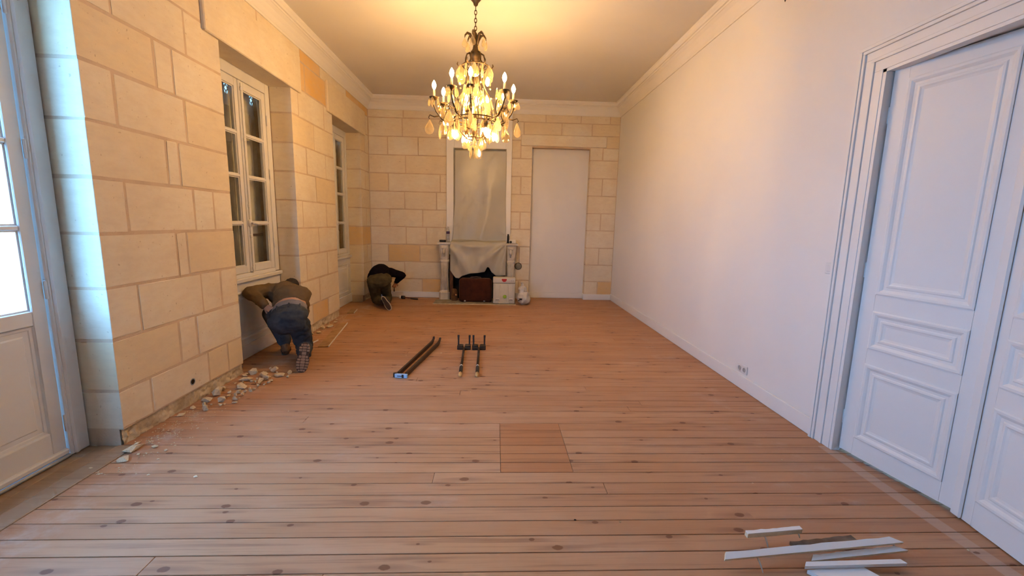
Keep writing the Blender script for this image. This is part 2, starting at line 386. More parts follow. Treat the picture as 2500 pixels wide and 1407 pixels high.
def remeshed(name, mb, voxel, mat, parent, smooth_it=4, disp=None):
    """one continuous surface grown over overlapping volumes"""
    og = org(parent)
    me = bpy.data.meshes.new(name); me.from_pydata([tuple(Vector(p)-og) for p in mb.v], [], mb.f)
    bm = bmesh.new(); bm.from_mesh(me); bmesh.ops.recalc_face_normals(bm, faces=bm.faces[:]); bm.to_mesh(me); bm.free()
    o = bpy.data.objects.new(name, me); COL.objects.link(o)
    r = o.modifiers.new('r', 'REMESH'); r.mode = 'VOXEL'; r.voxel_size = voxel; r.adaptivity = 0.0
    sm = o.modifiers.new('s', 'SMOOTH'); sm.factor = 0.5; sm.iterations = smooth_it
    dg = bpy.context.evaluated_depsgraph_get(); ev = o.evaluated_get(dg)
    me2 = bpy.data.meshes.new_from_object(ev); me2.name = name
    o.modifiers.clear(); o.data = me2; bpy.data.meshes.remove(me)
    if disp:
        ns = [v.normal.copy() for v in me2.vertices]
        for v, nn in zip(me2.vertices, ns):
            v.co += nn*disp(v.co + og)
        me2.update()
    me2.materials.clear(); me2.materials.append(mat)
    me2.polygons.foreach_set('use_smooth', [True]*len(me2.polygons))
    o.parent = parent; ORG[o.name] = og.copy(); return o
#PART2
# ================================================================== ROOM SHELL
# ---- floor
PW = 0.1058
def row_y(k): return 2.583 + PW*k
floor = obj('floor', MB().box(-2.78, 3.8, YF-0.3, YB+0.3, -0.12, -0.024), DARKVOID)
tag(floor, 'bare pine board floor with dark knots and gaps between boards', 'floor', kind='structure')
NICHE = [(1.42, 2.69), (4.02, 5.31), (6.58, 7.85)]
HX0, HX1 = 0.055, 0.500
for k in range(-33, 56):
    y0, y1 = row_y(k), row_y(k+1)
    ym = (y0+y1)/2
    if ym > 8.53: break
    g = random.uniform(0.0014, 0.0030)
    xl = XL - 0.02
    if 1.40 < ym < 2.66: xl = -2.325
    for a, b_ in NICHE[1:]:
        if a+0.02 < y0 and y1 < b_-0.02: xl = -2.655
    xr = XR + 0.001
    if 1.25 < ym < 2.66: xr = 2.80
    cuts = [xl]
    if -2 <= k <= 3: cuts += [HX0, HX1]
    elif random.random() < 0.55: cuts.append(random.uniform(-1.5, 1.9))
    cuts.append(xr)
    y1c = min(y1, 8.53)
    for i in range(len(cuts)-1):
        hatch = (-2 <= k <= 3 and i == 1)
        dz = random.uniform(-0.0012, 0.0)
        e = 0.0012 if (i > 0) else 0.0
        mb = MB().bbox(cuts[i]+e, cuts[i+1]-0.0008, y0+g, y1c-g, -0.024, dz, 0.0016)
        obj('plank', mb, WOODH if hatch else WOOD, floor)
obj('knot_hole', MB().lathe([(.0005, .0004), (.0065, .0004), (.0065, -.002), (.0005, -.002)], 12, (.432, 1.95, 0)), DARKVOID, floor)
# boards of the glazed-door recess run along the wall
for x0, x1, z in ((-2.445, -2.328, 0.004), (-2.558, -2.449, 0.0), (-2.72, -2.562, -0.002)):
    obj('plank', MB().bbox(x0, x1, 1.43, 2.68, -0.024, z, 0.003), WOODT, floor)

# ---- left stone wall
CZ = [0.105, 0.37, 0.705, 1.04, 1.38, 1.715, 2.05, 2.385, 2.72, 3.055, 3.39, 3.56]
core = MB(); xo = -2.80; xc = XL-0.0018
piers = [(YF, 1.42), (2.69, 4.02), (5.31, 6.58), (7.85, 8.7)]
for i, (a, b_) in enumerate(piers):
    a2 = a if i == 0 else a+0.002; b2 = b_ if i == 3 else b_-0.002
    core.box(xo, xc, a2, b2, 0.105, ZC); core.box(xo, XL-0.03, a2, b2, -0.02, 0.105)
for i, (a, b_) in enumerate(NICHE):
    core.box(xo, xc, a, b_, 3.02, ZC)
    if i: core.box(xo, -2.70, a, b_, -0.02, 0.84)
wall_left = obj('wall_left', core, MORTAR)
tag(wall_left, 'cream limestone block wall with window recesses', 'wall', kind='structure')

def stone(parent, x0, x1, y0, y1, z0, z1, m, gap=0.010, wl=False, wr=False):
    mb = MB().bbox(x0, x1, y0+gap, y1-gap, z0+gap, z1-gap, 0.0022)
    jit = lambda s: random.uniform(-s, s); ym = (y0+y1)/2
    mb.v = [(x, y + (0 if (wl and y < ym) or (wr and y > ym) else jit(.004)), z+jit(.0045)) for x, y, z in mb.v]
    return obj('stone_block', mb, m, parent)
def stone_b(parent, x0, x1, y0, y1, z0, z1, m, gap=0.010):
    mb = MB().bbox(x0+gap, x1-gap, y0, y1, z0+gap, z1-gap, 0.0022)
    jit = lambda s: random.uniform(-s, s); deep = y1-y0 > .12
    mb.v = [(x+(0 if deep else jit(.004)), y, z+jit(.0045)) for x, y, z in mb.v]
    return obj('stone_block', mb, m, parent)
OCH = {(2, 0, 1): 1, (3, 3, 0): 1, (2, 9, 1): 1, (2, 9, 0): 1, (3, 10, 0): 1, (2, 10, 1): 1}
JP = {1: [[2.94, 3.54, 3.80], [3.25, 3.44], [2.92, 3.54, 3.79], [3.31, 3.42], [2.91, 3.54, 3.78], [3.30, 3.42], [2.91, 3.53], [3.27, 3.44], [2.95, 3.60], [3.25], [3.1, 3.7]],
      2: [[5.62, 6.14], [5.87], [5.50, 6.18], [5.92], [5.47, 6.22], [5.90], [5.65, 6.26], [5.91], [5.49, 6.27], [5.71], [5.6, 6.2]],
      3: [[8.12], [], [8.1], [], [8.13], [], [8.1], [], [8.12], [8.2], []],
      0: [[.2, .9], [-.2, .5], [.2, .9], [-.2, .5], [.2, .9], [-.2, .5], [.2, .9], [-.2, .5], [.2, .9], [.4], [.1, .8]]}
LIN = [(1.24, 2.93), (3.81, 5.54), (6.37, 8.09)]
DEEP = -2.655
for pi, (a, b_) in enumerate(piers):
    b_ = min(b_, YB)
    for c in range(11):
        z0, z1 = CZ[c], CZ[c+1]
        lo, hi = a, b_
        if c == 9:      # between the lintels
            lo = a if pi == 0 else LIN[pi-1][1]; hi = LIN[pi][0] if pi < 3 else YB
        if c == 10:
            lo = a if pi == 0 else (piers[pi-1][1]+a)/2; hi = (b_+piers[pi+1][0])/2 if pi < 3 else YB
        js = [lo] + [j for j in JP[pi][c] if lo+0.06 < j < hi-0.06] + [hi]
        for i in range(len(js)-1):
            wrapL = (c < 9 and i == 0 and pi > 0); wrapR = (c < 9 and i == len(js)-2 and pi < 3)
            xb = DEEP if (wrapL or wrapR) else XL-0.06
            y0 = js[i] - (0.010 if wrapL else 0); y1 = js[i+1] + (0.010 if wrapR else 0)
            m = STONE_O if OCH.get((pi, c, i)) else STONE
            stone(wall_left, xb, XL+random.uniform(-.0015, .002), y0, y1, z0, z1, m, wl=wrapL, wr=wrapR)
for i, (a, b_) in enumerate(LIN):
    mb = MB().bbox(DEEP, XL+0.030, a, b_, 3.0, 3.42, 0.008)
    obj('lintel', mb, STONE, wall_left)
# the strip the old skirting covered: rough masonry set back from the face
for pi, (a, b_) in enumerate(piers):
    if pi == 0: continue
    b_ = min(b_, YB); n = int((b_-a)/0.009); mb = MB(); vs = []; fs = []; rows = 12
    for i in range(n+1):
        y = a + (b_-a)*i/n
        for j in range(rows):
            z = 0.108*j/(rows-1)
            d = mnoise.fractal(Vector((y*26, z*30, pi*3.1)), 0.8, 2.0, 4)
            x = XL-0.016 + 0.012*d + 0.020*max(0, 0.5-j/(rows-1))*abs(mnoise.noise(Vector((y*17, 3.3, pi))))*2
            vs.append((min(x, XL+0.02), y, z))
    for i in range(n):
        for j in range(rows-1): fs.append((i*rows+j, (i+1)*rows+j, (i+1)*rows+j+1, i*rows+j+1))
    mb.add(vs, fs)
    o = obj('rubble_strip', mb, RUBBLE, wall_left, smooth=True)
# the drilled cable hole near the floor
mb = MB(); T = frameT((XL+0.003, 3.336, 0.185), (0,1,0), (0,0,1), (1,0,0))
mb.lathe([(0.020, 0.0), (0.024, 0.0015), (0.027, 0.001), (0.027, -0.03), (0.020, -0.03)], 20, T=T)
cond = obj('conduit_sleeve', mb, simple('grey_conduit', (0.30, 0.36, 0.38), 0.5), wall_left, smooth=True)
obj('conduit_bore', MB().lathe([(0.0005, 0.0005), (0.0195, 0.0005), (0.0195, -0.02), (0.0005, -0.02)], 20, T=T), DARKVOID, wall_left)

# ---- back wall with the blocked doorway
core = MB(); yc = YB+0.0018; AX0, AX1, AZ = 0.68, 1.80, 2.925
core.box(-2.6, AX0-.004, yc, YB+0.35, -0.02, ZC); core.box(AX1+.004, 2.7, yc, YB+0.35, -0.02, ZC); core.box(AX0-.004, AX1+.004, yc, YB+0.35, AZ+.004, ZC)
wall_back = obj('wall_back', core, MORTAR)
tag(wall_back, 'cream limestone block wall behind the fireplace', 'wall', kind='structure')
BL = [[-1.43], [-1.77], [-2.08, -1.47], [-1.73, -1.34], [-2.04, -1.41], [-1.75, -1.14], [-2.05, -1.07], [-1.72], [-2.05, -1.48], [-1.77], [-1.75]]
OB = {('L', 2, 1), ('L', 0, 1), ('R2', 0, 1)}
for c in range(11):
    z0, z1 = CZ[c] if c else 0.0, CZ[c+1]
    js = [XL] + BL[c] + [-0.90]
    for i in range(len(js)-1):
        stone_b(wall_back, js[i], js[i+1], YB+random.uniform(-.002, .0015), YB+0.06, z0, z1, STONE_O if ('L', c, i) in OB else STONE)
    if c < 8:
        js = [0.25] + ([0.475] if c % 2 == 0 else []) + [AX0+.010]
        for i in range(len(js)-1):
            stone_b(wall_back, js[i], js[i+1], YB+random.uniform(-.002, .0015), YB+(0.155 if i == len(js)-2 else 0.06), z0, z1, STONE)
        js = [AX1-.010] + ([2.06] if c % 2 == 0 else []) + [XR]
        for i in range(len(js)-1):
            stone_b(wall_back, js[i], js[i+1], YB+random.uniform(-.002, .0015), YB+(0.155 if i == 0 else 0.06), z0, z1, STONE_O if ('R2', c, i) in OB else STONE)
for x0, x1, z0, z1 in ((.25, .462, 2.72, 3.055), (.462, AX0+.010, 2.72, 2.962), (AX1-.010, 2.04, 2.72, 2.962), (2.04, XR, 2.72, 2.95), (2.095, XR, 2.95, 3.17),
                       (.25, .51, 3.055, 3.39), (.51, 1.23, 3.16, 3.39), (1.23, 1.81, 3.16, 3.39), (1.81, XR, 3.17, 3.39),
                       (.25, .92, 3.39, 3.56), (.92, 1.59, 3.39, 3.56), (1.59, 2.15, 3.39, 3.56), (2.15, XR, 3.39, 3.56)):
    stone_b(wall_back, x0, x1, YB+random.uniform(-.002, .0015), YB+0.06, z0, z1, STONE)
obj('lintel', MB().bbox(0.462, 2.094, YB-0.028, YB+0.16, 2.960, 3.158, 0.006), STONE, wall_back)
pan = obj('blocked_doorway_panel', MB().box(AX0-.05, AX1+.05, YB+0.15, YB+0.2, 0, AZ+.04), PLASTER, wall_back)

# ---- plain walls, ceiling, cornice
DY0, DY1, DZ = 1.27, 2.65, 2.470
mb = MB().box(XR, XR+0.40, DY1, YB+.35, -0.02, ZC).box(XR, XR+0.40, YF-.3, DY0, -0.02, ZC).box(XR, XR+0.40, DY0, DY1, DZ, ZC)
wall_right = tag(obj('wall_right', mb, PLASTER), 'smooth white painted wall with double door', 'wall', kind='structure')
WX0, WX1, WZ0, WZ1 = -2.38, -2.06, 0.95, 2.85
mb = MB().box(-2.95, WX0, YF-.3, YF, -0.02, ZC).box(WX1, XR+.4, YF-.3, YF, -0.02, ZC).box(WX0, WX1, YF-.3, YF, -0.02, WZ0).box(WX0, WX1, YF-.3, YF, WZ1, ZC)
tag(obj('wall_front', mb, PLASTER), 'white painted end wall with a window', 'wall', kind='structure')
tag(obj('ceiling', MB().box(-3.0, 2.8, YF-.3, YB+.35, ZC, ZC+.12), CEIL), 'cream painted plaster ceiling', 'ceiling', kind='structure')
prof = [(0.0, 3.528), (0.012, 3.528), (0.016, 3.548), (0.022, 3.556), (0.040, 3.600), (0.066, 3.645), (0.094, 3.672), (0.104, 3.676), (0.106, 3.692), (0.124, 3.694), (0.132, 3.712), (0.146, 3.728), (0.150, 3.757)]
mb = MB(); vs = []; fs = []
for p, z in prof: vs += [(XL+p, YF+p, z), (XR-p, YF+p, z), (XR-p, YB-p, z), (XL+p, YB-p, z)]
for i in range(len(prof)-1):
    for j in range(4): fs.append((i*4+j, i*4+(j+1) % 4, i*4+4+(j+1) % 4, i*4+4+j))
mb.add(vs, fs)
tag(obj('trim_1', mb, CORN), 'white moulded plaster cornice around the ceiling', 'cornice', kind='structure')

# ---- skirting boards
def skirt(name, mb, label): return tag(obj(name, mb, WPAINT), label, 'baseboard', kind='structure')
skirt('baseboard_right', MB().bbox(XR-.018, XR-.0005, 2.832, YB-.001, 0.0008, 0.128, 0.004).bbox(XR-.018, XR-.0005, YF+.01, 1.09, 0.0008, 0.128, 0.004), 'white skirting board along the white wall')
mb = MB().bbox(XL+.02, -1.075, YB-.021, YB-.003, 0.0008, 0.115, 0.004)
mb.bbox(0.42, AX0+.012, YB-.021, YB-.003, 0.0008, 0.115, 0.004)
mb.bbox(AX0+.001, AX1-.001, YB+.132, YB+.1495, 0.0008, 0.115, 0.004)
mb.bbox(AX1-.018, AX1-.001, YB-.021, YB+.14, 0.0008, 0.115, 0.004).bbox(AX0+.001, AX0+.018, YB-.021, YB+.14, 0.0008, 0.115, 0.004)
mb.bbox(AX1-.012, XR-.019, YB-.021, YB-.003, 0.0008, 0.115, 0.004)
skirt('baseboard_back', mb, 'white skirting board along the stone end wall')

# ---- outside and the passage behind the double door
tag(obj('ground_outside', MB().box(-40, 30, -40, 40, -0.35, -0.30), GROUND), 'pale gravel ground outside the windows', 'ground', kind='structure')
tag(obj('wall_passage', MB().box(3.8, 3.9, YF-.3, YB, -0.1, 3.0).box(XR+.4, 3.9, 4.4, 4.5, -0.1, 3.0), PLASTER), 'white wall of the passage behind the double door', 'wall', kind='structure')
tag(obj('ceiling_passage', MB().box(XR+.4, 3.9, YF-.3, 4.5, 2.85, 2.95), PLASTER), 'white ceiling of the passage behind the double door', 'ceiling', kind='structure')

# ================================================================== WINDOWS
def ywin(parent, mb, name, m): return obj(name, mb, m, parent)
def sash(parent, y0, y1, z0, z1, x0, x1, stile, bot, top, muntins, panel=None, hinge_side=1):
    """glazed leaf in the plane x; y0..y1 wide; muntins = z heights"""
    mb = MB()
    mb.bbox(x0, x1, y0, y0+stile, z0, z1, .004).bbox(x0, x1, y1-stile, y1, z0, z1, .004)
    mb.bbox(x0, x1, y0+stile, y1-stile, z1-top, z1, .004).bbox(x0, x1, y0+stile, y1-stile, z0, z0+(0.16 if panel else bot), .004)
    if panel: mb.bbox(x0, x1, y0+stile, y1-stile, bot-0.085, bot, .004)
    s_ = obj('sash', mb, GPAINT, parent)
    gz = [bot if panel else z0+bot] + list(muntins) + [z1-top]
    for mz in muntins:
        obj('glazing_bar', MB().bbox(x0+.006, x1-.002, y0+stile, y1-stile, mz-.013, mz+.013, .004), GPAINT, s_)
    xm = (x0+x1)/2
    for i in range(len(gz)-1):
        a = gz[i] + (.013 if i else 0); b_ = gz[i+1] - (.013 if i < len(gz)-2 else 0)
        obj('pane', MB().box(xm-.002, xm+.002, y0+stile, y1-stile, a, b_), GLASS, s_)
        # bevelled putty bead round each pane
        T = frameT((xm, 0, 0), (0,1,0), (0,0,1), (1,0,0)); w = .010
        bd = MB()
        for (u0, u1, v0, v1) in ((y0+stile, y0+stile+w, a, b_), (y1-stile-w, y1-stile, a, b_), (y0+stile+w, y1-stile-w, a, a+w), (y0+stile+w, y1-stile-w, b_-w, b_)):
            bd.box(xm+.002, xm+.012, u0, u1, v0, v1)
        obj('glazing_bead', bd, GPAINT, s_)
    if panel:
        p = MB(); T = frameT((x1, 0, 0), (0,1,0), (0,0,1), (1,0,0))
        p.rectprof(T, y0+stile, y1-stile, z0+0.16, bot-.085, [(0, 0.0), (0.006, -.010), (0.020, -.012), (0.024, -.016), (0.05, -.016), (0.058, -.010)])
        obj('door_panel', p, GPAINT, s_)
        obj('door_panel_back', MB().box(x0+.004, x0+.012, y0+stile, y1-stile, z0+.16, bot-.085), GPAINT, s_)
    return s_
def knuckle(parent, x, y, z):
    mb = MB().lathe([(.003, -.055), (.008, -.050), (.008, .050), (.003, .055)], 8, (x, y, z)); obj('hinge', mb, GPAINT, parent, smooth=True)

def ornament(mb, x0, x1, y0, y1, z0, z1, cells):
    """board pierced by a cut-out pattern"""
    ny, nz = len(cells[0]), len(cells); dy = (y1-y0)/ny; dz = (z1-z0)/nz
    for j, row in enumerate(cells):
        i = 0
        while i < ny:
            if row[i] == '#':
                k = i
                while k < ny and row[k] == '#': k += 1
                mb.box(x0, x1, y0+i*dy, y0+k*dy, z1-(j+1)*dz, z1-j*dz); i = k
            else: i += 1
PAT = ['##########', '###.##.###', '##..##..##', '##.####.##', '####..####', '###....###', '####..####', '##.####.##', '##..##..##', '###.##.###', '##########']
def window(name, dy, label):
    y0, y1 = 4.03+dy, 5.303+dy
    w = root(name, (-2.68, 4.665+dy, 0.0), label, 'window', kind='structure')
    fx0, fx1 = -2.735, -2.655
    mb = MB().bbox(fx0, fx1, y0, 4.215+dy, .87, 3.012, .004).bbox(fx0, fx1, 5.215+dy, y1, .87, 3.012, .004)
    mb.bbox(fx0, fx1, 4.215+dy, 5.215+dy, 2.895, 3.012, .004).bbox(fx0, fx1, 4.215+dy, 5.215+dy, .862, .905, .004)
    obj('window_frame', mb, GPAINT, w)
    mu = (1.436, 1.926, 2.359)
    sx0, sx1 = -2.715, -2.663
    s1 = sash(w, 4.217+dy, 4.705+dy, .907, 2.893, sx0, sx1, .070, .078, .083, mu)
    s2 = sash(w, 4.727+dy, 5.213+dy, .907, 2.893, sx0, sx1, .070, .078, .083, mu)
    obj('meeting_bead', MB().bbox(sx1-.012, sx1+.016, 4.690+dy, 4.742+dy, .91, 2.89, .008), GPAINT, w)
    mb = MB().tube([(sx1+.022, 4.716+dy, .90), (sx1+.022, 4.716+dy, 2.86)], .008, 8)
    for z in (.95, 1.30, 1.62, 2.3, 2.8): mb.bbox(sx1+.008, sx1+.032, 4.700+dy, 4.732+dy, z-.018, z+.018, .005)
    bolt = obj('cremone_bolt', mb, GPAINT, w)
    mb = MB().bbox(sx1+.006, sx1+.034, 4.692+dy, 4.742+dy, 1.395, 1.475, .010)
    mb.tube([(sx1+.030, 4.722+dy, 1.436), (sx1+.060, 4.726+dy, 1.436)], .010, 8)
    mb.tube([(sx1+.060, 4.70+dy, 1.436), (sx1+.062, 4.735+dy, 1.438), (sx1+.062, 4.775+dy, 1.43), (sx1+.060, 4.80+dy, 1.426)], [.010, .012, .010, .014], 10)
    obj('knob', mb, GPAINT, bolt, smooth=True)
    for z in (1.2, 2.0, 2.6): knuckle(w, -2.652, 5.214+dy, z)
    # dark outer rebate the shutters close against
    mb = MB().box(-2.834, -2.801, y0-.05, y0+.02, .78, 3.06).box(-2.834, -2.801, y1-.012, y1+.05, .78, 3.06).box(-2.834, -2.801, y0+.02, y1-.012, 3.0, 3.06).box(-2.834, -2.801, y0+.02, y1-.012, .78, .84)
    mb.box(-2.801, -2.735, y1-.010, y1+.004, .84, 3.015).box(-2.801, -2.735, y0-.004, y0+.010, .84, 3.015).box(-2.801, -2.735, y0, y1, 3.0, 3.018)
    obj('outer_rebate', mb, BARE, w)
    # board and wainscot under the window
    mb = MB().bbox(-2.735, -2.618, y0-.001, y1+.003, .818, .862, .008)
    obj('window_sill', mb, GPAINT, w)
    T = frameT((-2.655, 0, 0), (0,1,0), (0,0,1), (1,0,0))
    mb = MB().box(-2.698, -2.668, y0, y1, .0005, .818)
    mb.box(-2.668, -2.655, y0, y1, .72, .818).box(-2.668, -2.655, y0, y1, .0005, .20).box(-2.668, -2.655, y0, y0+.13, .20, .72).box(-2.668, -2.655, y1-.13, y1, .20, .72)
    wp = obj('wainscot', mb, WPAINT, w)
    mb = MB().rectprof(T, y0+.13, y1-.13, .20, .72, [(0, 0.0), (.004, .006), (.018, .006), (.026, -.006), (.034, -.008), (.070, -.008), (.080, -.003)])
    obj('wainscot_panel', mb, WPAINT, wp)
    obj('wainscot_skirting', MB().bbox(-2.656, -2.640, y0, y1, .0005, .155, .004), WPAINT, wp)
    return w
def shutters(dy, label):
    t = root('shutter', (-2.85, 4.716+dy, .80), label, 'shutter', group='closed shutters outside the windows')
    for s, (a, b_) in enumerate(((4.00+dy, 4.662+dy), (4.664+dy, 5.335+dy))):
        mb = MB(); x0, x1 = -2.865, -2.8345
        mb.box(x0, x1, a, b_, .80, 2.76).box(x0, x1, a, b_, 2.90, 3.05)
        w_ = .10; o1 = a+.075; o2 = b_-.135
        for ya, yb in ((a, o1), (o1+w_, o2), (o2+w_, b_)): mb.box(x0, x1, ya, yb, 2.76, 2.90)
        for oo in (o1, o2): ornament(mb, x0, x1, oo, oo+w_, 2.76, 2.90, PAT)
        l = obj('shutter_leaf', mb, SHUT, t)
        n = 5
        for i in range(n):
            ya = a+.012+(b_-a-.024)*i/n; yb = a+.012+(b_-a-.024)*(i+1)/n
            obj('shutter_board', MB().bbox(x1, x1+.008, ya+.003, yb-.003, .95, 2.66, .003), SHUT, l)
        obj('shutter_hinge', MB().bbox(x1+.004, x1+.018, (a if s == 0 else b_-.26), (a+.26 if s == 0 else b_), 1.28, 1.31, .003), RUST, l)
    mb = MB().tube([(-2.812, 4.663+dy, .86), (-2.812, 4.663+dy, 2.9)], .009, 8).bbox(-2.825, -2.803, 4.64+dy, 4.69+dy, 1.32, 1.40, .006)
    obj('shutter_bolt', mb, RUST, t)
    return t
window('window_2', 0.0, 'tall white casement window in the stone recess above the worker in jeans')
window('window_3', 2.56, 'tall white casement window in the stone recess beside the far corner')
shutters(0.0, 'closed weathered shutters behind the casement above the worker in jeans')
shutters(2.56, 'closed weathered shutters behind the casement beside the far corner')

# glazed double door in the first recess
w1 = root('window_1', (-2.68, 2.05, 0.0), 'white glazed double door with daylight behind and solid lower panel', 'glazed door', kind='structure')
fx0, fx1 = -2.76, -2.625
mb = MB().bbox(fx0, fx1, 2.560, 2.684, .0, 3.012, .008).bbox(fx0, fx1, 1.425, 1.55, .0, 3.012, .008).bbox(fx0, fx1, 1.55, 2.56, 2.93, 3.012, .006)
mb.bbox(-2.70, -2.612, 2.578, 2.612, .0, 3.0, .010)
obj('window_frame', mb, GPAINT, w1)
obj('threshold', MB().bbox(-2.80, -2.615, 1.555, 2.556, .0005, .022, .008), simple('zinc_threshold', (0.30, 0.32, 0.34), 0.5, metal=0.4), w1)
mu = (1.412, 1.880, 2.348)
s_a = sash(w1, 2.058, 2.552, .030, 2.925, -2.690, -2.640, .080, .940, .10, mu, panel=True)
s_b = sash(w1, 1.558, 2.052, .030, 2.925, -2.690, -2.640, .080, .940, .10, mu, panel=True)
obj('meeting_bead', MB().bbox(-2.65, -2.622, 2.03, 2.08, .03, 2.92, .008), GPAINT, w1)
obj('weather_bar', MB().bbox(-2.652, -2.618, 2.06, 2.550, .026, .060, .008), GPAINT, s_a)
for z in (.22, 1.05, 1.85, 2.6): knuckle(w1, -2.632, 2.556, z)

# window in the end wall behind the photographer
w4 = root('window_4', (-2.22, YF-.15, WZ0), 'white framed window in the end wall', 'window', kind='structure')
mb = MB().bbox(WX0, WX0+.03, YF-.2, YF-.1, WZ0, WZ1, .004).bbox(WX1-.03, WX1, YF-.2, YF-.1, WZ0, WZ1, .004).bbox(WX0+.03, WX1-.03, YF-.2, YF-.1, WZ1-.05, WZ1, .004).bbox(WX0+.03, WX1-.03, YF-.2, YF-.1, WZ0, WZ0+.05, .004).bbox(WX0+.03, WX1-.03, YF-.2, YF-.1, 1.86, 1.90, .004)
obj('window_frame', mb, GPAINT, w4)
for a, b_ in ((WZ0+.05, 1.86), (1.90, WZ1-.05)):
    obj('pane', MB().box(WX0+.03, WX1-.03, YF-.152, YF-.148, a, b_), GLASS, w4)

# ================================================================== DOUBLE DOOR
dr = root('door_1', (2.40, 1.96, 0.0), 'tall white panelled double door standing slightly ajar', 'door', kind='structure')
# lining and moulded casing
mb = MB()
cas = [(0.0, 0.0, .018), (.0, .062, .016), (.062, .082, .024), (.082, .130, .020), (.130, .150, .030), (.150, .172, .036)]
for k, (o0, o1, h) in enumerate(cas[1:]):
    x0, x1 = XR-h, XR+.002
    mb.bbox(x0, x1, DY1+o0, DY1+o1, .0005, DZ+o0, .002); mb.bbox(x0, x1, DY0-o1, DY0-o0, .0005, DZ+o0, .002)
    mb.bbox(x0, x1, DY0-o1, DY1+o1, DZ+o0, DZ+o1, .002)
obj('casing', mb, WPAINT, dr)
mb = MB().box(XR-.012, XR+.045, DY1-.022, DY1+.001, .0005, DZ).box(XR-.012, XR+.045, DY0-.001, DY0+.022, .0005, DZ).box(XR-.012, XR+.045, DY0, DY1, DZ-.018, DZ+.001)
obj('door_lining', mb, WPAINT, dr)
def leaf(hy, sgn, ang, W, name, zlow):
    hx = 2.400
    u = Vector((math.sin(ang), sgn*math.cos(ang), 0)); n = Vector((-math.cos(ang), sgn*math.sin(ang), 0))
    T = frameT((hx, hy, 0), u, (0,0,1), n)
    t = .020
    rows = [(.145, .655), (.755, 1.000), (1.105, 2.385)]; a, b_ = .093, W-.085
    mb = MB(); 
    zs = [zlow] + [z for r in rows for z in r] + [2.462]
    mb.bbox(.005, a, zs[0], zs[-1], -t, t, .002, T=T).bbox(b_, W, zs[0], zs[-1], -t, t, .002, T=T)
    for i in range(0, len(zs), 2): mb.box(a, b_, zs[i], zs[i+1], -t, t, T=T)
    L = obj(name, mb, WPAINT, dr)
    for z0, z1 in rows:
        p = MB()
        p.rectprof(T, a, b_, z0, z1, [(0, t), (.0, t+.005), (.008, t+.008), (.020, t+.007), (.030, t+.002), (.036, t-.002), (.050, t-.003), (.056, t+.001), (.066, t+.002), (.074, t-.002), (.086, t-.005)])
        obj('door_panel', p, WPAINT, L)
        obj('door_panel_back', MB().box(a, b_, z0, z1, -t+.002, -t+.006, T=T), WPAINT, L)
    return L, T
A1 = math.radians(9.0)
L1, T1 = leaf(DY1-.024, -1, A1, .672, 'door_leaf', .026)
L2, T2 = leaf(DY0+.024, 1, A1, .672, 'door_leaf', .007)
obj('astragal', MB().bbox(.636, .694, .007, 2.46, .018, .036, .008, T=T2), WPAINT, L2)
for z in (.25, 1.25, 2.2):
    obj('hinge', MB().lathe([(.003, -.05), (.008, -.045), (.008, .045), (.003, .05)], 8, (2.392, DY1-.020, z)), WPAINT, dr, smooth=True)
#PART3
# ================================================================== CHANDELIER
CX, CY = -0.235, 4.67
ch = root('chandelier', (CX, CY, 2.17), 'bronze cage chandelier with lit candle bulbs and hanging crystal drops', 'chandelier')
def pol(r, a, z): return (CX + r*math.cos(a), CY + r*math.sin(a), z)
obj('ceiling_cup', MB().lathe([(.008, 3.655), (.020, 3.665), (.028, 3.69), (.055, 3.72), (.062, 3.755)], 20, (CX, CY, 0)), BRONZE, ch, smooth=True)
z = 3.655; i = 0
while z > 3.41:                      # chain links
    mb = MB(); pts = []
    for k in range(13):
        th = 2*math.pi*k/12; q = (.012*math.cos(th), .024*math.sin(th))
        pts.append((CX+(q[0] if i % 2 else 0), CY+(0 if i % 2 else q[0]), z-.020+q[1]))
    mb.tube(pts, .0042, 6, cap=False); obj('chain_link', mb, BRONZE, ch, smooth=True); z -= .037; i += 1
obj('stem', MB().lathe([(.010, 2.30), (.020, 2.315), (.012, 2.34), (.030, 2.38), (.040, 2.42), (.014, 2.46), (.012, 2.56), (.026, 2.60), (.012, 2.66), (.014, 2.90), (.035, 2.96), (.020, 3.04), (.016, 3.12), (.050, 3.16), (.062, 3.20), (.030, 3.25), (.020, 3.30), (.034, 3.35), (.018, 3.40), (.006, 3.415)], 18, (CX, CY, 0)), BRONZE, ch, smooth=True)
for k in range(6):                   # crown of leaves
    a = 2*math.pi*k/6 + .3; mb = MB()
    pts = [pol(.020, a, 3.29), pol(.034, a, 3.34), pol(.055, a, 3.385), pol(.085, a, 3.395), pol(.108, a, 3.370), pol(.112, a, 3.345)]
    mb.tube(pts, [.010, .012, .016, .013, .008, .003], 6); obj('crown_leaf', mb, BRONZE, ch, smooth=True)
for k in range(6):                   # dome ribs down to the upper ring
    a = 2*math.pi*k/6 + .1; mb = MB()
    mb.tube([pol(.055, a, 3.215), pol(.085, a, 3.20), pol(.098, a, 3.16), pol(.100, a, 3.12), pol(.135, a, 3.085), pol(.172, a, 3.075), pol(.185, a, 3.10), pol(.178, a, 3.118)], [.008, .008, .008, .008, .008, .008, .007, .004], 6)
    obj('dome_rib', mb, BRONZE, ch, smooth=True)
def ring(name, r, z, t):
    pts = [pol(r, 2*math.pi*k/36, z) for k in range(37)]
    return obj(name, MB().tube(pts, t, 6, cap=False), BRONZE, ch, smooth=True)
ring('upper_ring', .135, 3.085, .007); ring('main_ring', .220, 2.565, .008); ring('main_ring', .220, 2.530, .008); ring('lower_ring', .095, 2.375, .006)
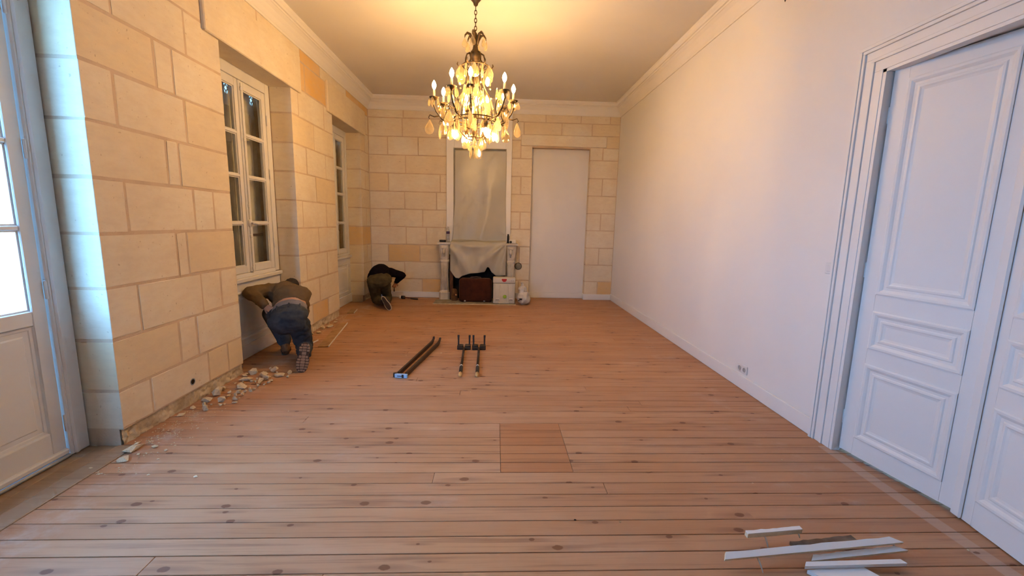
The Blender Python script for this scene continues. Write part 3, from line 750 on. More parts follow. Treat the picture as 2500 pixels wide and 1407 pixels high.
for k in range(8):                   # cage ribs
    a = 2*math.pi*k/8 + .2; mb = MB()
    mb.tube([pol(.135, a, 3.085), pol(.085, a, 3.02), pol(.075, a, 2.95), pol(.115, a, 2.86), pol(.175, a, 2.76), pol(.205, a, 2.66), pol(.220, a, 2.548), pol(.185, a, 2.46), pol(.110, a, 2.39), pol(.095, a, 2.375)], .0055, 6)
    obj('cage_rib', mb, BRONZE, ch, smooth=True)
# crystal shapes, shared
def mesh_of(name, mb, m):
    me = bpy.data.meshes.new(name); me.from_pydata(mb.v, [], mb.f); me.materials.append(m)
    bm = bmesh.new(); bm.from_mesh(me); bmesh.ops.recalc_face_normals(bm, faces=bm.faces[:]); bm.to_mesh(me); bm.free(); return me
def pear():
    pts = []
    for k in range(14):
        th = 2*math.pi*k/14; w = math.sin(th); hh = math.cos(th)
        pts.append((0.30*w*(1.0 - 0.45*hh) if hh < 0 else 0.30*w*(1.0-0.72*hh), -0.5+0.5*hh))
    mb = MB(); n = len(pts); vs = []; fs = []
    for sc_, t in ((.62, .075), (1.0, .02), (1.0, -.02), (.62, -.075)):
        vs += [(x*sc_, t, -0.55+(zz+0.55)*sc_) for x, zz in pts]
    for i in range(3):
        for j in range(n): fs.append((i*n+j, i*n+(j+1) % n, (i+1)*n+(j+1) % n, (i+1)*n+j))
    fs += [tuple(range(n)), tuple(range(3*n, 4*n))]
    return mb.add(vs, fs)
PEAR = mesh_of('crystal_pear', pear(), CRYST)
SPEAR = mesh_of('crystal_spear', MB().lathe([(.002, -1.0), (.085, -.86), (.10, -.72), (.05, -.15), (.075, -.08), (.002, 0)], 6), CRYST)
BEAD = mesh_of('crystal_bead', MB().lathe([(.002, -.5), (.30, -.40), (.50, 0), (.30, .40), (.002, .5)], 8), CRYST)
def drop(me, r, a, z, L, w=1.0, rot=None, at=None):
    p = at or pol(r, a, z)
    inst('crystal_drop', me, ch, p, (random.uniform(-.06, .06), random.uniform(-.06, .06), random.uniform(0, 6.28) if rot is None else rot), (L*w, L*w, L))
def bead(p, d): inst('crystal_bead', BEAD, ch, p, (0, 0, random.random()), (d, d, d))
for k in range(6): drop(PEAR, .112, 2*math.pi*k/6+.3, 3.343, .095)
for k in range(12): drop(PEAR if k % 2 else SPEAR, .165, 2*math.pi*k/12, 3.075, .145)
# bulbs
bm_up = MB().lathe([(.006, 0), (.012, .006), (.020, .026), (.022, .042), (.016, .064), (.006, .082), (.001, .088)], 8)
BULBM = mesh_of('candle_bulb', bm_up, LIT); BULBM.polygons.foreach_set('use_smooth', [True]*len(BULBM.polygons))
def bulb(p, down=False):
    inst('candle_bulb', BULBM, ch, p, (math.pi if down else 0, 0, 0))
arms = [(-.02, -.45), (-.20, -.40), (-.42, -.02), (-.35, .20), (-.12, .42), (.12, .42), (.30, .30), (.40, .02), (.30, -.33)]
for dx, dy in arms:
    R = math.hypot(dx, dy); a = math.atan2(dy, dx); mb = MB()
    mb.tube([pol(.215, a, 2.545), pol(.27, a, 2.525), pol(R-.08, a, 2.555), pol(R-.02, a, 2.63), pol(R+.01, a, 2.70), pol(R, a, 2.745)], [.011, .010, .010, .009, .008, .010], 7)
    mb.tube([pol(R-.055, a, 2.585), pol(R+.00, a, 2.575), pol(R+.045, a, 2.592), pol(R+.058, a, 2.565), pol(R+.045, a, 2.55)], [.008, .007, .006, .005, .004], 6)
    mb.tube([pol(R-.10, a, 2.55), pol(R-.13, a, 2.62), pol(R-.11, a, 2.70), pol(R-.07, a, 2.72), pol(R-.06, a, 2.69), pol(R-.085, a, 2.675)], [.007, .006, .006, .006, .005, .004], 6)
    arm = obj('arm', mb, BRONZE, ch, smooth=True)
    obj('drip_pan', MB().lathe([(.010, .0), (.030, .010), (.052, .030), (.048, .030), (.014, .012), (.010, .016)], 12, pol(R, a, 2.738)), BRONZE, arm, smooth=True)
    obj('candle_tube', MB().lathe([(.010, 0), (.011, .02), (.010, .085), (.006, .092)], 10, pol(R, a, 2.752)), simple('candle_ivory', (0.55, 0.42, 0.22), 0.6) if 'candle_ivory' not in bpy.data.materials else bpy.data.materials['candle_ivory'], arm, smooth=True)
    bulb(pol(R, a, 2.845))
    for k in range(5):
        th = 2*math.pi*k/5 + a; drop(PEAR, 0, 0, 0, .085, .9, at=(CX+dx+.05*math.cos(th), CY+dy+.05*math.sin(th), 2.762))
    drop(PEAR, R+.045, a, 2.548, .150, 1.0); drop(PEAR, R-.09, a, 2.535, .135, 1.0); drop(SPEAR, .30, a+.12, 2.515, .13)
    drop(PEAR, R-.085, a, 2.67, .11, .9); drop(PEAR, R-.15, a+.15, 2.83, .12, .9)
bulb((CX+.13, CY-.10, 2.87)); bulb((CX-.02, CY+.03, 2.62)); bulb((CX+.02, CY-.03, 2.70))
for dx, dy in ((-.21, .0), (-.10, .21), (.12, -.19), (.20, .06)):
    a = math.atan2(dy, dx); R = math.hypot(dx, dy)
    o = obj('lower_socket', MB().lathe([(.010, 2.445), (.016, 2.455), (.022, 2.49), (.014, 2.515), (.008, 2.53)], 10, (CX+dx, CY+dy, 0)), BRONZE, ch, smooth=True)
    bulb((CX+dx, CY+dy, 2.45), True)
    for k in range(3):
        th = 2*math.pi*k/3 + a; drop(PEAR, 0, 0, 0, .12, .85, at=(CX+dx+.045*math.cos(th), CY+dy+.045*math.sin(th), 2.47))
for k in range(16): drop(SPEAR if k % 3 == 0 else PEAR, .222, 2*math.pi*k/16, 2.522, .12, .85)
for k in range(26): drop(random.choice((PEAR, PEAR, SPEAR)), random.uniform(.08, .19), random.uniform(0, 6.28), random.uniform(2.68, 2.92), random.uniform(.09, .13), .9)
for k in range(8): drop(PEAR, .098, 2*math.pi*k/8, 2.37, .11, .9)
for k in range(5): drop(PEAR if k % 2 == 0 else SPEAR, .050, 2*math.pi*k/5+.3, 2.30, .135, .9)
for k in range(8):
    a0 = 2*math.pi*k/8+.2
    for j in range(5):
        f = j/4; r = .16-.02*math.sin(f*3.14); bead(pol(.15+.07*f, a0+.20, 3.04-.46*f-.05*math.sin(f*3.14)), .020)

# ================================================================== FIREPLACE
fp = root('fireplace', (-.33, 8.2, 0), 'marble fireplace with fluted legs half hidden by a plastic dust sheet', 'fireplace')
def leg(xc, s):
    mb = MB()
    lv = [(.001, .100, 8.057), (.150, .100, 8.057), (.165, .092, 8.065), (.185, .078, 8.080), (.50, .070, 8.088), (.72, .078, 8.082), (.745, .090, 8.070), (.765, .090, 8.070), (.785, .080, 8.082), (.86, .088, 8.066), (.95, .096, 8.048), (1.02, .100, 8.045), (1.07, .098, 8.050)]
    vs = []; fs = []
    for z, w, y in lv: vs += [(xc-w, YB-.004, z), (xc-w, y+.03, z), (xc-w*.7, y, z), (xc+w*.7, y, z), (xc+w, y+.03, z), (xc+w, YB-.004, z)]
    for i in range(len(lv)-1):
        for j in range(6): fs.append((i*6+j, i*6+(j+1) % 6, i*6+6+(j+1) % 6, i*6+6+j))
    fs += [tuple(range(6)), tuple((len(lv)-1)*6+j for j in range(6))]
    mb.add(vs, fs); o = obj('leg', mb, MARBLE, fp)
    fl = MB()
    for k in range(-2, 3):
        fl.tube([(xc+k*.024, 8.083, .20), (xc+k*.022, 8.087, .50), (xc+k*.024, 8.082, .71)], .009, 6)
    obj('fluting', fl, MARBLE, o, smooth=True)
    sc_ = MB()
    for k in range(22):
        pass
    pts = [(xc, 8.050-.03*math.cos(t*.9)*math.exp(-t*.12), .90+(.10*math.exp(-t*.16))*math.sin(t)) for t in [i*.5 for i in range(18)]]
    sc_.tube(pts, [.024-.001*i for i in range(18)], 8); sc_.bbox(xc-.055, xc+.055, 8.030, 8.07, .985, 1.045, .012)
    obj('carved_scroll', sc_, MARBLE, o, smooth=True)
leg(-.965, -1); leg(.295, 1)
obj('frieze', MB().bbox(-.87, .20, 8.10, YB-.004, .88, 1.075, .008), MARBLE, fp)
mb = MB()
pl = [(-1.09, YB-.003)]
N = 30
for i in range(N+1):
    x = -1.09 + 1.52*i/N; d = abs(x+.33)
    pl.append((x, 8.02 + (.018*math.cos(d*9) if d < .52 else .0)))
pl.append((.43, YB-.003))
mb.prism(pl, 1.075, 1.112)
obj('mantel_shelf', mb, MARBLE, fp)
mb = MB().box(-.87, -.845, 8.12, 8.34, 0.001, .88).box(.18, .20, 8.12, 8.34, .001, .88).box(-.87, .20, 8.325, 8.345, .001, .88).box(-.87, .20, 8.12, 8.34, .862, .88)
obj('firebox', mb, SOOT, fp)
obj('iron_surround', MB().bbox(-.862, -.80, 8.105, 8.125, .001, .86, .004).bbox(.135, .197, 8.105, 8.125, .001, .86, .004), RUST, fp)
hs = root('hearth', (-.34, 7.85, 0), 'worn grey hearth stone slab set in front of fireplace', 'hearth')
obj('slab', MB().bbox(-1.12, .392, 7.66, 8.055, .0005, .018, .004), HEARTH, hs)
obj('joint_strip', MB().bbox(-1.13, .396, 7.645, 7.66, .0005, .010, .002), CHIP, hs)
# panelled overmantel
mr = root('overmantel', (-.33, 8.3, 1.112), 'white painted overmantel frame above the fireplace', 'overmantel')
mb = MB().bbox(-.945, -.80, 8.285, YB-.003, 1.115, 3.526, .006).bbox(.175, .290, 8.285, YB-.003, 1.115, 3.526, .006).bbox(-.80, .175, 8.285, YB-.003, 2.865, 3.528, .006)
obj('overmantel_frame', mb, WPAINT, mr)
T = frameT((0, 8.285, 0), (1,0,0), (0,0,1), (0,-1,0))
mb = MB().rectprof(T, -.80, .175, 1.130, 2.865, [(-.012, 0.0), (-.006, .012), (.004, .012), (.012, -.02), (.02, -.03)])
obj('mirror_panel', mb, simple('grey_board', (0.45, 0.42, 0.36), 0.7, var=0.2), mr)

# plastic sheet over mirror, shelf and opening
sh = MB(); NU, NV = 70, 130
def lerp_tab(tab, u):
    for (a, za), (b_, zb) in zip(tab, tab[1:]):
        if u <= b_: return za+(zb-za)*(u-a)/(b_-a)
    return tab[-1][1]
BOT = [(0, .58), (.05, .50), (.10, .44), (.16, .43), (.22, .48), (.35, .53), (.50, .545), (.62, .56), (.665, .66), (.70, .64), (.74, .56), (.82, .49), (1.0, .50)]
vs = []; fs = []
def ss(t): t = max(0, min(1, t)); return t*t*(3-2*t)
for j in range(NV+1):
    v = j/NV
    for i in range(NU+1):
        u = i/NU; zb = lerp_tab(BOT, u)
        L1, L2, L3 = 1.68, .20, 1.12-zb
        s = v*(L1+L2+L3)
        wide = ss((s-.9)/1.2)
        xl_ = -.785 - .060*wide; xr_ = .190 + .020*wide
        x = xl_ + (xr_-xl_)*u
        if s < L1:
            z = 2.83 - s; y = 8.268 - .030*ss((s-.9)/.75)
            y -= .012*(1+math.sin(u*9+s*1.6))*(.3+s*.4) + .020*math.exp(-((u-.55-.12*math.sin(s*2))/.10)**2)*ss(s/1.5)
            z = max(z, 1.150)
        elif s < L1+L2:
            t = (s-L1)/L2; z = 1.150 - .018*t - .006*math.sin(u*11); z = max(z, 1.122); y = 8.215 - .215*t
        else:
            t = (s-L1-L2); z = 1.128 - t; y = 7.998 + .010*ss(t/.1)
            h = t/L3
            # swags sweeping between two pinned points on the shelf
            a1 = math.atan2(t+.02, (1.02-u)*1.05); a2 = math.atan2(t+.02, (u+.10)*1.05)
            f1 = ((1+math.sin(a1*10+.6))/2)**1.6; f2 = ((1+math.sin(a2*8+1.0))/2)**1.6
            y -= ss(t/.10)*(.062*f1*(.35+.65*u) + .060*f2*(1-.75*u))
            y -= .035*math.sin(math.pi*min(1, h))*math.sin(math.pi*u)
            y += .010*math.sin(u*31+t*3)*ss(t/.4)
        vs.append((x, y, z))
for j in range(NV):
    for i in range(NU): a = j*(NU+1)+i; fs.append((a, a+1, a+NU+2, a+NU+1))
sh.add(vs, fs)
so = obj('dust_sheet', sh, SHEET, smooth=True, origin=(-.3, 8.1, .45)); sd = so.modifiers.new('thickness', 'SOLIDIFY'); sd.thickness = .0012
tag(so, 'translucent plastic dust sheet draped over mirror and mantel', 'dust sheet')

# things on the mantel shelf
b = root('water_bottle', (-.905, 8.19, 1.1125), 'clear plastic water bottle with purple label on the mantel', 'bottle')
obj('bottle_body', MB().lathe([(.026, 0), (.032, .006), (.032, .09), (.029, .10), (.032, .11), (.032, .20), (.026, .235), (.014, .262), (.012, .285)], 18, (-.905, 8.19, 1.1125)), BOTTLE, b, smooth=True)
obj('bottle_label', MB().lathe([(.0325, .0), (.0328, .002), (.0328, .045), (.0325, .047)], 18, (-.905, 8.19, 1.1125+.155)), PURPLE, b, smooth=True)
obj('bottle_cap', MB().lathe([(.014, 0), (.015, .002), (.015, .020), (.010, .022)], 14, (-.905, 8.19, 1.1125+.282)), SWITCH, b, smooth=True)
t_ = root('tape_roll', (-1.0, 8.13, 1.1125), 'black roll of tape lying on the mantel end', 'tape')
obj('roll', MB().lathe([(.032, 0), (.060, 0), (.062, .004), (.062, .036), (.060, .040), (.032, .040), (.032, 0)], 22, (-1.0, 8.13, 1.1125)), BLACK, t_, smooth=True)
obj('core', MB().lathe([(.026, .001), (.0315, .001), (.0315, .039), (.026, .039), (.026, .001)], 22, (-1.0, 8.13, 1.1125)), BARE, t_, smooth=True)
c = root('spray_can', (.246, 8.17, 1.1125), 'slim black can standing on the mantel', 'can')
obj('can_body', MB().lathe([(.020, 0), (.023, .004), (.023, .130), (.019, .142), (.014, .146)], 16, (.246, 8.17, 1.1125)), BLACK, c, smooth=True)
obj('can_cap', MB().lathe([(.0145, 0), (.016, .003), (.016, .026), (.012, .030)], 16, (.246, 8.17, 1.1125+.144)), BLACK, c, smooth=True)
c = root('tape_dispenser', (.325, 8.12, 1.1125), 'small white box with dark disc on the mantel end', 'tape dispenser')
obj('body', MB().bbox(.262, .395, 8.08, 8.16, 1.1125, 1.185, .012), RUBW, c)
obj('disc', MB().lathe([(.004, -.006), (.022, -.005), (.024, 0), (.022, .004), (.004, .005)], 16, T=frameT((.292, 8.078, 1.140), (1,0,0), (0,0,1), (0,-1,0))), BLACK, c, smooth=True)
# wall disc
c = root('flue_cover', (.425, YB-.01, .655), 'round grey metal flue cover on stone wall beside fireplace leg', 'flue cover')
T = frameT((.462, YB-.003, .655), (1,0,0), (0,0,1), (0,-1,0))
obj('plate', MB().lathe([(.002, 0), (.066, 0), (.068, .003), (.062, .010), (.002, .012)], 24, T=T), GREYM, c, smooth=True)
obj('rim', MB().tube([tuple(T @ Vector((.066*math.cos(2*math.pi*k/28), .066*math.sin(2*math.pi*k/28), .008))) for k in range(29)], .005, 6, cap=False), TOOLM, c, smooth=True)

# ---- things standing at the hearth
sc = root('suitcase', (-.355, 7.86, .019), 'old brown leather suitcase standing in front of the hearth opening', 'suitcase')
def lean(mb, piv, ang):
    R = Matrix.Translation(Vector(piv)) @ Matrix.Rotation(ang, 4, 'X') @ Matrix.Translation(-Vector(piv))
    mb.v = [tuple(R @ Vector(p)) for p in mb.v]; return mb
PV = (0, 7.86, .019); LA = 0.0
mb = lean(MB().bbox(-.655, -.055, 7.80, 7.92, .022, .46, .040, 4), PV, LA); autosmooth(obj('case_body', mb, LEATH, sc))
mb = MB()
for y in (7.835, 7.885):
    mb.tube([(-.61, y, .022), (-.655, y, .07), (-.657, y, .42), (-.61, y, .463), (-.10, y, .463), (-.053, y, .42), (-.053, y, .07), (-.10, y, .022), (-.61, y, .022)], .0055, 6)
obj('edge_piping', lean(mb, PV, LA), LEATH2, sc, smooth=True)
mb = MB().tube([(-.46+.0, 7.86, .458), (-.44, 7.86, .482), (-.355, 7.86, .490), (-.27, 7.86, .482), (-.25, 7.86, .458)], .010, 8); obj('handle', lean(mb, PV, LA), LEATH2, sc, smooth=True)
for x in (-.55, -.19): obj('latch', lean(MB().bbox(x-.018, x+.018, 7.793, 7.804, .03, .055, .003), PV, LA), STEEL, sc)

tb = root('tool_case', (.175, 7.86, .0), 'white stackable plastic tool case with red and green latches', 'tool case')
TX0, TX1, TY0, TY1 = -.030, .382, 7.700, 7.90
autosmooth(obj('case_body', MB().bbox(TX0+.004, TX1-.004, TY0+.004, TY1, .0195, .395, .016, 2), BOXW, tb))
autosmooth(obj('lid', MB().bbox(TX0, TX1, TY0, TY1+.002, .399, .500, .016, 2), BOXW, tb))
for x in (TX0+.02, TX0+.12, TX1-.145, TX1-.045): obj('rib', MB().bbox(x, x+.022, TY0-.006, TY0+.01, .05, .38, .004), BOXW, tb)
obj('red_latch', MB().prism([(-.045, .02), (.045, .02), (.045, -.005), (.020, -.035), (-.020, -.035), (-.045, -.005)], 0, .010, T=frameT((.176, TY0+.001, .462), (1,0,0), (0,0,1), (0,-1,0))), RED, tb)
obj('green_latch', MB().lathe([(.002, 0), (.036, 0), (.036, .010), (.030, .014), (.002, .014)], 8, T=frameT((.190, TY0+.003, .150), (1,0,0), (0,0,1), (0,-1,0))), GREEN, tb)
for x in (TX0+.045, TX1-.115): 
    o = obj('side_clip', MB().bbox(x, x+.075, TY0-.012, TY0+.01, .085, .125, .005), RUBW, tb)
    obj('clip_slot', MB().bbox(x+.008, x+.067, TY0-.0125, TY0-.008, .090, .098, .001), BLACK, o)
obj('front_foot', MB().bbox(.075, .275, TY0-.010, TY0+.02, .0195, .050, .006), BOXW, tb)
gm = simple('grey_print', (0.30, 0.29, 0.26), 0.6)
obj('print_mark', MB().box(.300, .322, TY0-.0008, TY0+.002, .452, .456).box(.309, .313, TY0-.0008, TY0+.002, .430, .456).box(.338, .358, TY0-.0008, TY0+.002, .450, .454).box(.336, .340, TY0-.0008, TY0+.002, .430, .454).box(.338, .358, TY0-.0008, TY0+.002, .430, .434), gm, tb)

bg_ = root('plastic_bag', (.535, 7.74, 0), 'crumpled white plastic bag knotted at top beside the tool case', 'bag')
mb = MB().ell((.535, 7.74, .13), (.115, .11, .125)).ell((.555, 7.72, .09), (.115, .10, .085)).ell((.52, 7.76, .25), (.085, .08, .09)); mb.cap((.52, 7.76, .29), .05, (.515, 7.765, .36), .018)
mb.cap((.515, 7.765, .36), .014, (.508, 7.765, .405), .022)
def crumple(p): return .020*mnoise.fractal(p*11, 1.0, 2.0, 3) + .008*abs(mnoise.noise(p*29))
autosmooth(remeshed('bag_body', mb, .010, BAGP, bg_, 2, crumple), 28)
mb = MB(); mb.cap((.515, 7.765, .362), .026, (.516, 7.765, .372), .026); remeshed('knot', mb, .006, BAGP, bg_, 1, lambda p: .004*mnoise.noise(p*40))
obj('printed_patch', MB().bbox(.455, .505, 7.610, 7.6165, .105, .135, .002).bbox(.437, .46, 7.617, 7.625, .085, .105, .002), BLACK, bg_)

lg = root('log', (-.735, 7.985, .019), 'rounded brown log end standing inside the fireplace opening', 'log')
mb = MB().lathe([(.055, 0), (.064, .01), (.066, .11), (.064, .17), (.050, .205), (.020, .222), (.002, .224)], 16, (-.765, 7.985, .019))
mb.v = [(x+.004*mnoise.noise(Vector((x, y, z))*22), y+.004*mnoise.noise(Vector((y, x, z))*22), z) for x, y, z in mb.v]
obj('bark', mb, simple('bark_brown', (0.17, 0.085, 0.03), 0.85, c2=(0.09, 0.04, 0.018), scale=18, bstr=0.5, bscale=50), lg, smooth=True)
obj('branch_stub', MB().lathe([(.020, 0), (.018, .03), (.012, .04), (.001, .042)], 10, T=frameT((-.735, 7.94, .13), (1,0,0), (0,0,1), (.5,-.85,0))), BARE, lg, smooth=True)

# ---- wall fittings
sw = root('light_switch', (XR-.002, 2.862, 1.235), 'square white light switch beside the double door', 'light switch')
obj('plate', MB().bbox(XR-.010, XR-.0005, 2.822, 2.902, 1.195, 1.275, .004), SWITCH, sw); obj('rocker', MB().bbox(XR-.015, XR-.009, 2.842, 2.882, 1.212, 1.258, .003), SWITCH, sw)
sk = root('wall_socket', (XR-.002, 3.74, .19), 'white double wall socket above the skirting board', 'socket')
obj('plate', MB().bbox(XR-.009, XR-.0005, 3.66, 3.815, .150, .230, .004), SWITCH, sk)
for y in (3.70, 3.775): obj('socket_well', MB().lathe([(.020, .0005), (.022, .003), (.018, .003), (.017, -.004), (.002, -.004)], 16, T=frameT((XR-.0095, y, .19), (0,1,0), (0,0,1), (-1,0,0))), simple('socket_grey', (0.45, 0.45, 0.44), 0.4), sk, smooth=True)
wl = root('wall_lamp', (XR-.03, 3.62, 3.31), 'dark pointed wall lamp bracket high on the white wall', 'wall lamp')
obj('bracket_point', MB().lathe([(.001, 3.300), (.012, 3.335), (.030, 3.375), (.050, 3.40), (.055, 3.42)], 10, (XR-.057, 3.62, 0)), TOOLM, wl)
obj('brass_edge', MB().lathe([(.056, 3.418), (.060, 3.424), (.056, 3.430)], 10, (XR-.062, 3.62, 0)), GUM, wl)
obj('back_plate', MB().bbox(XR-.012, XR-.0005, 3.59, 3.65, 3.36, 3.47, .003), TOOLM, wl)
#PART4
# ================================================================== THINGS ON THE FLOOR
def rng(a, b): return random.uniform(a, b)
# long two-bar puller
bp = root('bar_clamp', (-.85, 4.5, 0), 'long dark two-bar steel clamp with pale blue end plate on boards', 'clamp')
for (xa, ya, xb, yb) in ((-.925, 3.985, -.755, 5.12), (-.845, 3.97, -.672, 5.07)):
    u = Vector((xb-xa, yb-ya, 0)); L = u.length; T = frameT((xa, ya, 0), u, (0,0,1), Vector((u.y, -u.x, 0)))
    pl = [(0, .001), (L-.05, .001), (L, .015), (L+.05, .052), (L+.055, .075), (L+.042, .072), (L+.030, .052), (L-.02, .042), (L-.06, .040), (0, .040)]
    autosmooth(obj('bar', MB().prism(pl, -.011, .011, T=T), TOOLM, bp), 30)
T = frameT((-.965, 3.955, 0), (.993, -.12, 0), (0,0,1), (.12, .993, 0))
T2_ = frameT((-.965, 3.955, 0), (.993, -.12, 0), (-.12, -.993, 0), (0,0,1))
o = obj('end_plate', MB().bbox(.020, .145, -.004, .022, .001, .040, .004, T=T2_), BLUEPL, bp)
obj('plate_slot', MB().bbox(.045, .105, .0215, .0235, .017, .024, .001, T=T2_).bbox(.090, .110, .0215, .0245, .006, .038, .003, T=T2_), BLACK, o)
obj('end_cap', MB().lathe([(.004, .001), (.022, .001), (.024, .006), (.024, .036), (.020, .042), (.004, .042)], 14, (-.945, 3.962, 0)), TOOLM, bp, smooth=True)
# two board lifters with upright forks
def lifter(xc, xe, label):
    t = root('board_lifter', (xc, 4.6, 0), label, 'board lifter', group='twin board lifters lying on the boards')
    yb = 4.885
    mb = MB().bbox(xc-.080, xc-.010, yb-.025, yb+.045, .002, .055, .006).bbox(xc+.010, xc+.080, yb-.025, yb+.045, .002, .055, .006).bbox(xc-.080, xc+.080, yb-.030, yb-.012, .002, .030, .004)
    hd = obj('fork_head', mb, TOOLM, t)
    gr = MB()
    for z in (.020, .034): gr.bbox(xc-.078, xc-.012, yb-.0275, yb-.024, z, z+.005, .001).bbox(xc+.012, xc+.078, yb-.0275, yb-.024, z, z+.005, .001)
    obj('groove', gr, RUBB, hd)
    for s in (-1, 1):
        x = xc + s*.064
        mb = MB(); vs = []; fs = []
        lv = [(.050, .009, .020), (.09, .009, .014), (.13, .010, .012), (.155, .0115, .011), (.172, .012, .009)]
        for z, w, d in lv: vs += [(x-w+s*.002*(z/.17), yb+.012-d, z), (x+w+s*.002*(z/.17), yb+.012-d, z), (x+w+s*.002*(z/.17), yb+.012+d, z), (x-w+s*.002*(z/.17), yb+.012+d, z)]
        for i in range(len(lv)-1):
            for j in range(4): fs.append((i*4+j, i*4+(j+1) % 4, i*4+4+(j+1) % 4, i*4+4+j))
        fs += [(0, 1, 2, 3), (16, 17, 18, 19)]
        obj('fork_prong', mb.add(vs, fs), TOOLM, t)
    u = Vector((xe-xc, 3.93-yb, 0)); P = lambda f: (xc+u.x*f, yb+u.y*f, .018)
    obj('handle', MB().tube([P(0.0), P(.70)], .0125, 10), TOOLM, t, smooth=True)
    obj('collar', MB().tube([P(.655), P(.675), P(.69)], [.013, .017, .015], 12), RUBW, t, smooth=True)
    obj('grip', MB().tube([P(.68), P(.70), P(.74), P(.86), P(.885)], [.013, .0165, .0178, .0165, .013], 12), RUBB, t, smooth=True)
    obj('handle_end', MB().tube([P(.875), P(.89), P(.925), P(.955), P(.972), P(.978)], [.008, .015, .0178, .0170, .011, .002], 14), TIPWOOD, t, smooth=True)
lifter(-.352, -.322, 'dark metal fork-headed board lifter on floor beside the two-bar clamp')
lifter(-.175, -.158, 'dark metal fork-headed board lifter on floor, away from the two-bar clamp')
# mallet beside the far worker
ml = root('mallet', (-1.66, 8.12, 0), 'dark mallet with white face and red brown handle on floor', 'mallet')
T = frameT((-1.80, 8.15, .034), (.96, -.28, 0), (0,0,1), (-.28, -.96, 0))
hx = lambda a, b_, r: None
obj('head', MB().tube([(-1.795, 8.150, .032), (-1.735, 8.132, .032)], [.031, .031], 16), RUBB, ml, smooth=True)
obj('white_face', MB().tube([(-1.838, 8.163, .032), (-1.832, 8.161, .032), (-1.797, 8.151, .032)], [.026, .031, .031], 16), RUBW, ml, smooth=True)
obj('handle', MB().tube([(-1.765, 8.141, .034), (-1.70, 8.12, .030), (-1.60, 8.09, .020)], [.010, .011, .012], 10), WOODRED, ml, smooth=True)
obj('grip', MB().tube([(-1.61, 8.093, .021), (-1.55, 8.075, .018), (-1.47, 8.052, .017)], [.013, .016, .015], 10), RUBB, ml, smooth=True)

# removed skirting boards: painted face, bare back
def board(name, a, b_, width, thick, z, label, up=(0,0,1), ends=(0, 0), group=None, top=BARE, side=WPAINT, roll=0.0, tooth=0, nails=(), zb=None, front=None):
    """a, b_: the two ends of the painted edge on the floor plan; the board lies to the left of a->b"""
    za, zb = z, (z if zb is None else zb)
    A = Vector((a[0], a[1], za)); B = Vector((b_[0], b_[1], zb)); u = (B-A); L = u.length; u.normalize()
    s_ = Vector((0,0,1)).cross(u).normalized(); n = u.cross(s_).normalized()
    Rr = Matrix.Rotation(roll, 4, u); s_ = (Rr @ s_).normalized(); n = (Rr @ n).normalized()
    T = frameT(A, u, s_, n)
    r = root(name, tuple((A+B)/2), label, 'board', group)
    e0, e1 = ends
    pl = [(0, 0), (L, 0), (L+e1, width), (e0, width)]
    if tooth:   # splintered far edge
        k = 14; pl = [(0, 0), (L, 0), (L+e1, width)] + [(L+e1 + (e0-L-e1)*i/k, width + random.uniform(-tooth, tooth*.3)) for i in range(1, k)] + [(e0, width)]
    obj('bare_wood', MB().prism(pl, 0.0, thick*.86, T=T), front or top, r)
    mb = MB().prism([(0, -.007), (L, -.007), (L, 0), (0, 0)], -.0002, thick+.001, T=T)
    if front is not None:
        mb = MB().prism(pl, thick*.86, thick, T=T)
    obj('painted_face' if front is not None else 'painted_edge', mb, side, r)
    for f, w_, ln, tilt in nails:
        p = T @ Vector((L*f, width*w_, 0)); q = p + Vector((tilt[0], tilt[1], -ln))
        obj('nail', MB().tube([tuple(p), tuple((p+q)/2 + Vector((.002, 0, 0))), tuple(q)], [.0042, .0040, .0016], 6), simple('old_nail', (0.66, 0.62, 0.55), 0.5) if 'old_nail' not in bpy.data.materials else bpy.data.materials['old_nail'], r, smooth=True)
    return r
board('skirting_offcut', (-1.955, 4.92), (-2.135, 6.10), .115, .014, .0008, 'long skirting board lying bare side up behind the worker in jeans', side=RUBW)
board('skirting_offcut', (-2.215, 4.99), (-2.185, 5.19), .05, .012, .0008, 'short white-edged skirting offcut next to the longer bare board', side=RUBW)
board('skirting_offcut', (-2.262, 6.77), (-2.300, 7.06), .10, .014, .0008, 'white-edged skirting offcut on floor beside the kneeling worker in black', side=RUBW)
# splintered painted pieces in front of the double door
PB = 'broken painted skirting pieces before the double door'
board('broken_skirting', (1.215, 1.755), (1.500, 1.782), .020, .026, .048, 'shortest splintered white skirting piece propped on its long nail', top=WPAINT, front=CHIP, roll=.10, tooth=.003, nails=((.33, .3, .048, (.006, -.028)), (.95, .4, .02, (.004, -.012))), group=PB)
board('broken_skirting', (1.030, 1.622), (1.935, 1.712), .030, .016, .046, 'longest white skirting piece lying across the top of the broken pile', top=WPAINT, front=CHIP, roll=.42, tooth=.003, ends=(.02, -.05), nails=((.18, .05, .046, (.008, -.035)), (.96, .3, .03, (.0, -.006))), group=PB)
board('broken_skirting', (1.44, 1.640), (1.945, 1.690), .026, .013, .018, 'white skirting strip tucked under the longest broken piece', top=WPAINT, front=CHIP, roll=.30, tooth=.003, ends=(.03, -.05), zb=.022, group=PB)
board('broken_skirting', (1.385, 1.603), (1.862, 1.612), .022, .016, .0195, 'white skirting strip resting on the wide flat piece', top=WPAINT, front=WPAINT, roll=.12, ends=(.02, -.012), zb=.020, group=PB)
board('broken_skirting', (1.452, 1.535), (1.695, 1.560), .070, .017, .0008, 'wide flat white skirting piece under the broken pile', top=WPAINT, front=WPAINT, ends=(-.05, -.035), group=PB)
